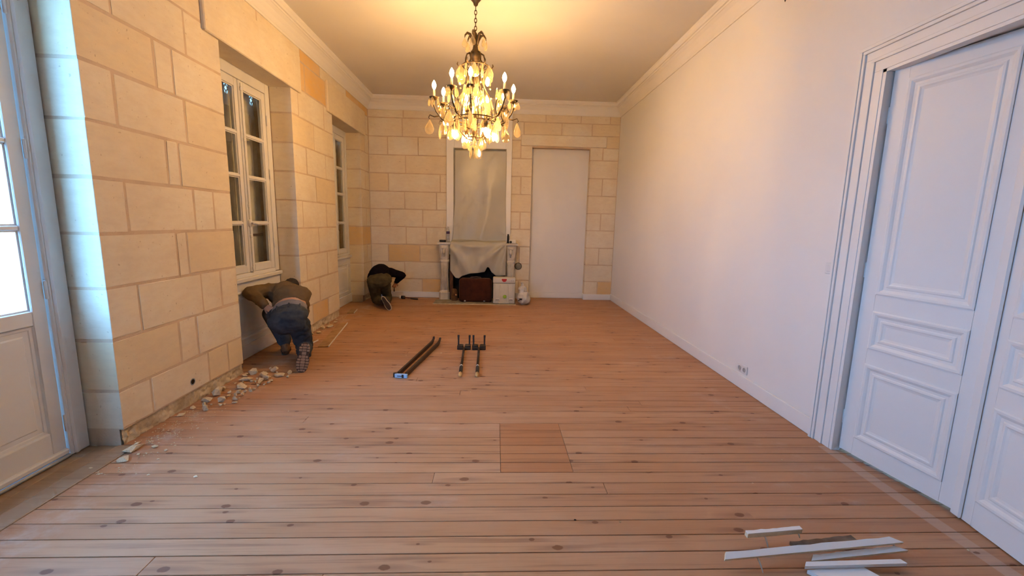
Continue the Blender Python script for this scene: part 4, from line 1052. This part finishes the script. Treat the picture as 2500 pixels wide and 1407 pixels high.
board('broken_skirting', (1.44, 1.735), (1.775, 1.772), .035, .020, .0008, 'dark bare-wood splinter lying behind the broken white pieces', top=simple('dark_old_wood', (0.11, 0.075, 0.05), 0.9, c2=(0.2, 0.15, 0.11), scale=14), side=BARE, tooth=.005, group=PB)

# ---- plaster rubble
def chip_mesh(k, flat):
    bm = bmesh.new()
    for _ in range(14):
        p = Vector((random.gauss(0, 1), random.gauss(0, 1), random.gauss(0, 1))).normalized()
        bm.verts.new((p.x*.5, p.y*.5*rng(.6, 1), p.z*.5*flat))
    bmesh.ops.convex_hull(bm, input=bm.verts)
    z0 = min(v.co.z for v in bm.verts)
    for v in bm.verts: v.co.z -= z0
    bmesh.ops.delete(bm, geom=[v for v in bm.verts if not v.link_faces], context='VERTS')
    me = bpy.data.meshes.new('plaster_chip'); bm.to_mesh(me); bm.free(); me.materials.append(CHIP); return me
FLATS = [chip_mesh(k, .30) for k in range(5)]; LUMPS = [chip_mesh(k, .75) for k in range(4)]
placed = []
def chip(x, y, s, label, group, lump=False):
    for _ in range(30):
        if all((x-a)**2+(y-b_)**2 > ((s+c_)*.52)**2 for a, b_, c_ in placed): break
        x += rng(-.02, .03); y += rng(-.03, .03)
    else: return
    if x - s*.5 < XL+.012: x = XL+.012+s*.5
    placed.append((x, y, s))
    o = bpy.data.objects.new('plaster_chip', random.choice(LUMPS if lump else FLATS)); COL.objects.link(o)
    o.location = (x, y, .0006); o.rotation_euler = (0, 0, rng(0, 6.28)); o.scale = (s, s*rng(.6, 1), s)
    tag(o, label, 'rubble', group)
GA = ('pale plaster chip in the rubble under the drilled wall pier', 'plaster rubble under the drilled pier')
for x, y, s, l in ((-2.23, 3.68, .13, 0), (-2.30, 3.86, .10, 0), (-2.335, 3.50, .09, 1), (-2.34, 3.37, .10, 0), (-2.20, 3.93, .11, 0), (-2.12, 3.97, .09, 0), (-2.15, 3.84, .10, 0), (-2.31, 4.0, .07, 1), (-2.36, 3.95, .06, 1), (-2.36, 3.78, .07, 1), (-2.25, 3.80, .06, 1), (-2.35, 3.65, .06, 1), (-2.37, 3.25, .06, 0), (-2.36, 3.12, .05, 0), (-2.28, 3.94, .05, 1), (-2.38, 3.86, .05, 1)):
    chip(x, y, s*1.3, GA[0], GA[1], bool(l))
for k in range(34): chip(rng(-2.36, -2.10), rng(3.3, 4.1), rng(.018, .06), GA[0], GA[1], random.random() < .5)
for k in range(26): chip(XL+rng(.05, .13), rng(3.2, 4.08), rng(.03, .085), GA[0], GA[1], random.random() < .75)
GB = ('pale plaster flake on floor beside the glazed door jamb', 'plaster flakes by the glazed door')
for x, y, s in ((-2.30, 2.62, .12), (-2.36, 2.55, .06), (-2.27, 2.50, .10), (-2.20, 2.66, .05), (-2.34, 2.70, .05), (-2.43, 2.42, .03), (-2.24, 2.56, .03), (-2.10, 2.62, .03)): chip(x, y, s, *GB)
for k in range(10): chip(rng(-2.34, -2.0), rng(2.45, 2.95), rng(.008, .022), *GB)
GC = ('pale plaster chip under the stone pier between the casements', 'plaster rubble under the pier between the casements')
for x, y, s, l in ((-2.32, 5.55, .09, 0), (-2.35, 5.75, .08, 1), (-2.30, 5.88, .12, 0), (-2.36, 6.0, .07, 1), (-2.33, 6.15, .09, 0), (-2.36, 6.30, .06, 0), (-2.37, 5.45, .05, 1)): chip(x, y, s, GC[0], GC[1], bool(l))
for k in range(10): chip(rng(-2.36, -2.24), rng(5.4, 6.45), rng(.012, .03), *GC)
GD = ('plaster crumb lying alone out on the floorboards', 'plaster crumbs on the boards')
for x, y, s in ((-.60, 4.72, .025), (-1.72, 2.33, .03), (.66, 1.93, .012), (1.55, 2.25, .012), (-1.9, 2.75, .015), (-.98, 4.62, .015), (1.9, 2.5, .014), (-.2, 3.6, .012), (1.1, 5.8, .02), (-2.0, 2.35, .02), (-1.6, 3.2, .012), (2.28, 1.72, .016)): chip(x, y, s, *GD)
# fine plaster dust: nobody could count it
mb = MB()
for k in range(700):
    reg = random.random()
    if reg < .45: x, y = XL+.03+abs(random.gauss(0, .12)), rng(2.7, 4.05)
    elif reg < .7: x, y = -2.32+abs(random.gauss(0, .10)), rng(2.35, 2.9)
    else: x, y = XL+.03+min(.09, abs(random.gauss(0, .05))), rng(5.35, 6.6)
    s = rng(.002, .007); a = rng(0, 3)
    if any((x-u_)**2+(y-v_)**2 < (w_*.6+.01)**2 for u_, v_, w_ in placed): continue
    mb.add([(x+s*math.cos(a), y+s*math.sin(a), .0008), (x+s*math.cos(a+2.1), y+s*math.sin(a+2.1), .0008), (x+s*math.cos(a+4.2), y+s*math.sin(a+4.2), .0008), (x, y, .0008+s*.8)], [(0, 1, 2), (0, 1, 3), (1, 2, 3), (2, 0, 3)])
tag(obj('plaster_dust', mb, CHIP, origin=(-2.3, 3.4, 0)), 'fine plaster grit scattered along the foot of the stone wall', 'grit', kind='stuff')

# ================================================================== PEOPLE
def hand(mb, wrist, dirv, palm_n, curl=.9, size=1.0, side=1):
    """palm, four unequal fingers with two bends, thumb from the side of the palm"""
    d = Vector(dirv).normalized(); n = Vector(palm_n); n = (n - d*n.dot(d)).normalized(); s = d.cross(n)*side
    w = Vector(wrist); k = size
    for off in (-.022, 0, .022): mb.cap(w + s*off*k*.7, .015*k, w + d*.078*k + s*off*k, .013*k)
    for off, L in ((-.033, .062), (-.011, .078), (.011, .083), (.033, .074)):
        p0 = w + d*.082*k + s*off*k
        a1 = curl*.7; p1 = p0 + (d*math.cos(a1) + n*math.sin(a1))*L*.52*k
        a2 = curl*1.6; p2 = p1 + (d*math.cos(a2) + n*math.sin(a2))*L*.50*k
        mb.cap(p0, .0095*k, p1, .0088*k); mb.cap(p1, .0088*k, p2, .0075*k)
    t0 = w + d*.022*k - s*.030*k; t1 = t0 + (d*.72 - s*.62 + n*.35).normalized()*.040*k; t2 = t1 + (d*.8 + n*.55).normalized()*.032*k
    mb.cap(t0, .012*k, t1, .0105*k); mb.cap(t1, .0105*k, t2, .0085*k)
def head(mb, c, fwdv, upv, k=1.0):
    """skull, jaw, nose, ears; eyes and mouth as hollows/ridges"""
    f = Vector(fwdv).normalized(); u = Vector(upv); u = (u-f*u.dot(f)).normalized(); r = f.cross(u)
    R = Matrix((r, f, u)).transposed(); c = Vector(c)
    P = lambda x, y, z: c + (r*x + f*y + u*z)*k
    mb.ell(P(0, -.012, .022), (.076*k, .095*k, .092*k), R=R); mb.ell(P(0, .030, -.050), (.056*k, .062*k, .066*k), R=R)
    mb.cap(P(0, .093, .012), .010*k, P(0, .112, -.022), .014*k)
    for s in (-1, 1):
        mb.ell(P(s*.030, .076, .018), (.015*k, .012*k, .010*k), R=R); mb.ell(P(s*.078, -.006, -.008), (.010*k, .020*k, .032*k), R=R)
        mb.cap(P(s*.012, .088, .040), .009*k, P(s*.046, .074, .042), .008*k)
    mb.cap(P(-.020, .088, -.056), .008*k, P(.020, .088, -.056), .008*k)
    return P, R
def soles(T, L, W, part_parent, mat_sole, mat_tread, lug=True):
    def outline(k=1.0, n=28):
        pts = []
        for i in range(n):
            th = 2*math.pi*i/n; x = math.cos(th); y = math.sin(th)
            xx = L/2 + L/2*x
            f = xx/L
            wid = W/2*(.78 + .30*f - .55*math.exp(-((f-.36)/.14)**2)*.35)
            pts.append((L/2+(xx-L/2)*k, math.copysign(abs(y)**.72, y)*wid*k))
        return pts
    s_ = obj('sole', MB().prism(outline(), 0, .020, T=T), mat_sole, part_parent)
    if lug:
        mb = MB()
        for x0, x1, half in ((.012, .034, .022), (.040, .060, .030), (.066, .086, .030), (.128, .152, .026), (.158, .180, .032), (.186, .208, .035), (.214, .236, .034), (.242, .262, .030), (.268, .286, .020)):
            x0 *= L/.30; x1 *= L/.30; half *= W/.105
            mb.bbox(x0, x1, -half*.52, half*.52, -.006, .002, .002, T=T)
            mb.bbox(x0+.003, x1+.001, half*.62, half*1.35, -.006, .002, .002, T=T).bbox(x0+.003, x1+.001, -half*1.35, -half*.62, -.006, .002, .002, T=T)
        mb.bbox(.092*L/.30, .122*L/.30, -.020, .020, -.004, .002, .003, T=T)
        obj('tread', mb, mat_tread, s_)
    return s_
def boot(person, T, L, W, shaft, mat_up, mat_sole, mat_tread, lug=True, hi=.13):
    """T: x heel->toe, z up from the sole"""
    b_ = MB(); P = lambda x, y, z: tuple(T @ Vector((x, y, z)))
    b_.cap(P(.05, 0, .050), .042, P(L*.52, 0, .048), .044); b_.cap(P(L*.45, 0, .042), .045, P(L-.055, 0, .034), .040)
    b_.cap(P(L-.085, .012, .036), .036, P(L-.062, -.008, .034), .036)
    b_.cap(P(.055, 0, .05), .042, P(.065, 0, hi), .044)
    if shaft: b_.cap(P(.065, 0, hi), .045, shaft, .050)
    return b_

def wr(amp, sc_, seed):
    def f(p):
        q = Vector((p.x*sc_, p.y*sc_, p.z*sc_*1.6)) + Vector((seed, seed*2, 0))
        return amp*(mnoise.fractal(q, 1.0, 2.0, 3)) + amp*.7*abs(mnoise.noise(q*.6+Vector((5, 1, 2)))) - amp*.3
    return f

# ---------------- worker in jeans at the first casement
w1p = root('person', (-2.08, 4.4, 0.0), 'person in brown shirt and blue jeans kneeling bent over under the casement', 'person')
hipL, hipR = Vector((-2.235, 4.43, .475)), Vector((-2.035, 4.35, .485))
knL, anL = Vector((-2.515, 4.76, .430)), Vector((-2.335, 4.665, .115))
knR, anR = Vector((-2.085, 4.60, .075)), Vector((-1.900, 4.175, .150))
wai, che, nek = Vector((-2.175, 4.53, .590)), Vector((-2.305, 4.70, .650)), Vector((-2.385, 4.90, .665))
hed = Vector((-2.415, 5.00, .675))
shL_, shR_ = Vector((-2.460, 4.67, .705)), Vector((-2.190, 4.82, .615))
elL, wrL = Vector((-2.580, 4.52, .705)), Vector((-2.410, 4.47, .580))
elR, wrR = Vector((-2.250, 4.99, .390)), Vector((-2.345, 4.88, .250))
mid = (hipL+hipR)/2; ax = (wai-mid).normalized()
lat = (hipR-hipL); lat = (lat-ax*lat.dot(ax)).normalized(); dep = ax.cross(lat)
def girth(c, kx, ky=1.0):
    T = Matrix((lat*kx, dep*ky, ax)).transposed().to_4x4(); T.translation = Vector(c); return T
# body
B = MB()
B.ell(mid, (.150, .120, .120)); B.cap(mid, .122, wai, .118); B.lathe([(.02, -.05), (.120, -.03), (.127, .08), (.130, .20), (.02, .24)], 24, T=girth(mid, 1.28)); B.cap(wai, .125, che, .140); B.cap(che, .14, nek, .075); B.cap(che+Vector((-.08, .03, .0)), .09, shL_, .06); B.cap(che+Vector((.08, .05, -.02)), .09, shR_, .06)
B.cap(nek, .058, hed, .055)
B.cap(shL_, .050, elL, .040); B.cap(elL, .040, wrL, .028); B.cap(shR_, .050, elR, .040); B.cap(elR, .040, wrR, .028)
B.cap(hipL, .085, knL, .058); B.cap(knL, .055, anL, .040); B.cap(hipR, .085, knR, .058); B.cap(knR, .055, anR, .040)
hP, hR = head(B, hed+Vector((-.005, .05, -.008)), (-.45, .60, -.66), (-.05, .74, .67), 1.0)
hand(B, wrL, (.62, -.20, -.35), (.2, .8, -.3), .9, 1.0, 1); hand(B, wrR, (-.75, -.15, -.30), (0, .3, -.9), 1.0, 1.0, 1)
remeshed('body', B, .0075, SKIN, w1p, 3)
Hh = MB(); Hh.ell(hP(0, -.024, .034), (.086, .092, .094), R=hR); Hh.ell(hP(0, -.062, -.015), (.070, .050, .070), R=hR)
remeshed('hair', Hh, .007, HAIR, w1p, 1, lambda p: .006*mnoise.noise(p*60))
# shirt: open hem, then back, shoulders and sleeves
S = MB()
LA_ = (che-wai).length
S.lathe([(.02, .150), (.134, .147), (.141, .17), (.150, .24), (.155, .32), (.05, .38)], 28, T=girth(mid, 1.30, 1.02))
S.cap(wai+(che-wai)*.80+Vector((0, 0, .005)), .150, che, .165); S.ell(che+Vector((.0, .01, .01)), (.205, .150, .135)); S.cap(che, .15, nek, .085)
S.cap(che+Vector((-.05, .0, .02)), .130, shL_, .088); S.cap(che+Vector((.05, .04, 0)), .130, shR_, .090)
S.cap(shL_, .088, elL, .072); S.cap(elL, .072, elL+(wrL-elL)*.85, .056); S.cap(shR_, .082, elR, .064); S.cap(elR, .062, elR+(wrR-elR)*.8, .045)
remeshed('shirt', S, .010, SHIRT, w1p, 3, wr(.012, 9, 1.3))
# grey underwear band above the jeans
Wb = MB().lathe([(.02, .045), (.130, .045), (.136, .058), (.137, .085), (.133, .115), (.127, .124), (.02, .122)], 32, T=girth(mid, 1.33, 1.04))
remeshed('waistband', Wb, .008, GREYC, w1p, 2, wr(.003, 22, 2.2))
# jeans
J = MB()
J.lathe([(.04, -.17), (.120, -.13), (.152, -.05), (.153, .0), (.146, .045), (.142, .062), (.02, .060)], 32, T=girth(mid+Vector((0, -.008, -.004)), 1.30, 1.0))
h1 = hipL+(knL-hipL)*.18; h2 = hipR+(knR-hipR)*.20
J.ell(mid+Vector((-.085, -.035, -.045)), (.115, .120, .100)); J.ell(mid+Vector((.085, -.060, -.045)), (.115, .115, .105))
J.cap(h1, .112, knL, .086); J.cap(knL, .086, anL+Vector((0, 0, .045)), .070); J.cap(anL+Vector((0, 0, .08)), .070, anL+Vector((0, 0, .03)), .074)
J.cap(h2, .112, knR+Vector((0, 0, .035)), .090); J.cap(knR+Vector((0, 0, .022)), .088, anR+(knR-anR)*.12, .064)
jn = remeshed('jeans', J, .010, DENIM, w1p, 3, lambda p, f=wr(.012, 11, 3.1): f(p)*max(0.0, min(1.0, (.075-(p-mid).dot(ax))/.06)))
# boots
def foot_frame(heel, xv, zv):
    xv = Vector(xv).normalized(); zv = Vector(zv); zv = (zv-xv*zv.dot(xv)).normalized(); return frameT(heel, xv, zv.cross(xv), zv)
Tr = foot_frame((-1.848, 4.105, .292), (-.13, -.17, -.98), (-.36, .92, -.20))
bt = boot(w1p, Tr, .295, .108, tuple(anR+(knR-anR)*.10), BOOTL, SOLE, SOLE)
bo = remeshed('boot', bt, .008, BOOTL, w1p, 3, wr(.003, 26, .4)); soles(Tr, .298, .122, bo, SOLED, SOLE)
dL = Vector((-.40, .92, 0)).normalized()
Tl = foot_frame((-2.292, 4.585, .007), dL, (0, 0, 1))
bt = boot(w1p, Tl, .295, .108, tuple(anL+Vector((0, 0, .03))), BOOTL, SOLE, SOLE, hi=.11)
bo = remeshed('boot', bt, .008, BOOTL, w1p, 3, wr(.003, 26, 1.4)); soles(Tl, .298, .114, bo, SOLED, SOLE)
# patch and belt loops on the jeans
for th in (-2.35, -1.75, -1.1, -.5):
    Tg = girth(mid, 1.30, 1.0); q = Tg @ Vector((.150*math.cos(th), .150*math.sin(th), .035)); nn = (q-(mid+ax*.035)).normalized()
    Tq = frameT(q, nn.cross(ax), ax, nn); obj('belt_loop', MB().bbox(-.007, .007, -.035, .020, -.006, .007, .003, T=Tq), DENIM, jn)
# scraper held in the right hand
sr = root('scraper', tuple(wrR+Vector((-.08, -.02, -.09))), 'small scraper with wooden handle held by the worker in jeans', 'scraper')
hp = wrR+Vector((-.085, -.005, -.055))
obj('handle', MB().tube([tuple(hp+Vector((.02, .05, .02))), tuple(hp), tuple(hp+Vector((-.02, -.06, -.02)))], [.012, .014, .011], 10), TIPWOOD, sr, smooth=True)
obj('blade', MB().bbox(hp.x-.045, hp.x-.005, hp.y-.14, hp.y-.055, hp.z-.028, hp.z-.024, .001), STEEL, sr)

# ---------------- worker in black at the far corner
w2p = root('person', (-2.0, 7.35, 0.0), 'person in black sweater and olive trousers kneeling at the far corner', 'person')
hipL, hipR = Vector((-2.080, 7.31, .455)), Vector((-1.905, 7.37, .480))
knL, anL = Vector((-2.115, 7.56, .085)), Vector((-1.905, 7.17, .120))
knR, anR = Vector((-1.955, 7.70, .085)), Vector((-1.87, 7.34, .09))
wai, che, nek = Vector((-2.03, 7.47, .565)), Vector((-2.045, 7.66, .560)), Vector((-2.07, 7.84, .490))
hed = Vector((-2.085, 7.95, .410))
shL_, shR_ = Vector((-2.195, 7.70, .520)), Vector((-1.905, 7.73, .565))
elL, wrL = Vector((-2.235, 7.83, .300)), Vector((-2.12, 7.98, .190))
elR, wrR = Vector((-1.695, 7.76, .505)), Vector((-1.835, 7.86, .360))
B = MB()
B.ell((hipL+hipR)/2, (.145, .12, .12)); B.cap((hipL+hipR)/2, .12, wai, .115); B.cap(wai, .115, che, .130); B.cap(che, .13, nek, .070); B.cap(che, .10, shL_, .058); B.cap(che, .10, shR_, .058)
B.cap(nek, .055, hed, .052)
B.cap(shL_, .048, elL, .038); B.cap(elL, .038, wrL, .027); B.cap(shR_, .048, elR, .038); B.cap(elR, .038, wrR, .027)
B.cap(hipL, .082, knL, .056); B.cap(knL, .054, anL, .038); B.cap(hipR, .082, knR, .056); B.cap(knR, .054, anR, .038)
hP, hR = head(B, hed+Vector((0, .03, -.05)), (.15, .55, -.82), (0, .80, .55), 1.0)
hand(B, wrR, (-.30, .10, -.85), (-.3, .85, .1), 1.15, 1.0, -1); hand(B, wrL, (.5, .35, -.6), (.3, .2, -.8), .6, 1.0, 1)
remeshed('body', B, .0075, SKIN, w2p, 3)
Hh = MB(); Hh.ell(hP(0, -.024, .034), (.086, .092, .094), R=hR); Hh.ell(hP(0, -.062, -.015), (.070, .050, .070), R=hR)
remeshed('hair', Hh, .007, HAIR, w2p, 1, lambda p: .006*mnoise.noise(p*60))
S = MB()
S.cap(wai+Vector((0, -.05, -.01)), .165, che, .172); S.ell(che+Vector((0, .0, .0)), (.195, .15, .14)); S.ell(wai+Vector((-.02, -.09, -.06)), (.165, .10, .14)); S.cap(che, .15, nek, .085)
S.cap(che+Vector((-.05, 0, 0)), .125, shL_, .085); S.cap(che+Vector((.05, .02, 0)), .125, shR_, .085)
S.cap(shL_, .080, elL, .062); S.cap(elL, .062, elL+(wrL-elL)*.85, .042); S.cap(shR_, .080, elR, .066); S.cap(elR, .068, elR+(wrR-elR)*.80, .050)
remeshed('sweater', S, .010, SWEAT, w2p, 4, wr(.009, 9, 4.3))
mid = (hipL+hipR)/2
J = MB()
J.ell(mid+Vector((.0, -.02, .0)), (.180, .140, .140)); J.cap(hipL, .122, hipR, .120); J.cap(mid, .145, mid+(wai-mid)*.5, .140)
J.cap(hipL+Vector((0, -.01, -.01)), .115, knL+Vector((0, 0, .01)), .088); J.cap(knL+Vector((0, 0, .01)), .088, anL+(knL-anL)*.18, .066)
J.cap(hipR, .098, knR, .080); J.cap(knR, .080, anR+(knR-anR)*.2, .062)
remeshed('trousers', J, .010, OLIVE, w2p, 4, wr(.010, 11, 5.1))
Tr = frameT((-1.895, 7.090, .222), (.50, -.16, -.80), (.80, .10, .46), (.02, .95, -.18))
# orthonormalise the foot frame
xv = Vector((.56, -.24, -.80)).normalized(); zv = Vector((.10, .97, -.12)); zv = (zv-xv*zv.dot(xv)).normalized(); yv = zv.cross(xv)
Tr = frameT((-1.890, 7.085, .232), xv, yv, zv)
bt = boot(w2p, Tr, .275, .10, tuple(anL), SHOE, SHOERIM, SHOE, hi=.085)
bo = remeshed('shoe', bt, .008, SHOE, w2p, 3); s_ = soles(Tr, .280, .104, bo, SHOERIM, SHOE, lug=False)
Ti = Tr @ Matrix.Translation((.014, 0, -.0035)); 
def inner_sole():
    n = 28; pts = []; L, W = .252, .084
    for i in range(n):
        th = 2*math.pi*i/n; xx = L/2 + L/2*math.cos(th); f = xx/L; y = math.sin(th)
        wid = W/2*(.78 + .30*f - .55*math.exp(-((f-.36)/.14)**2)*.35); pts.append((xx, math.copysign(abs(y)**.72, y)*wid))
    return pts
obj('outsole', MB().prism(inner_sole(), 0, .005, T=Ti), SHOE, s_)
dR = Vector((.35, -.90, -.25)).normalized(); zv = Vector((.15, .30, -.94)); zv = (zv-dR*zv.dot(dR)).normalized(); yv = zv.cross(dR)
Tr2 = frameT((-1.90, 7.36, .150), dR, yv, zv)
bt = boot(w2p, Tr2, .20, .10, tuple(anR), SHOE, SHOERIM, SHOE, hi=.07); remeshed('shoe', bt, .008, SHOE, w2p, 3)
chs = root('chisel', (-1.865, 7.90, .18), 'dark chisel held upright by the worker in black', 'chisel')
obj('handle', MB().tube([(-1.862, 7.878, .375), (-1.866, 7.885, .33), (-1.870, 7.892, .275)], [.012, .013, .011], 10), RUBB, chs, smooth=True)
obj('blade', MB().tube([(-1.870, 7.892, .277), (-1.873, 7.897, .23), (-1.878, 7.905, .185)], [.006, .008, .013], 6), TOOLM, chs)
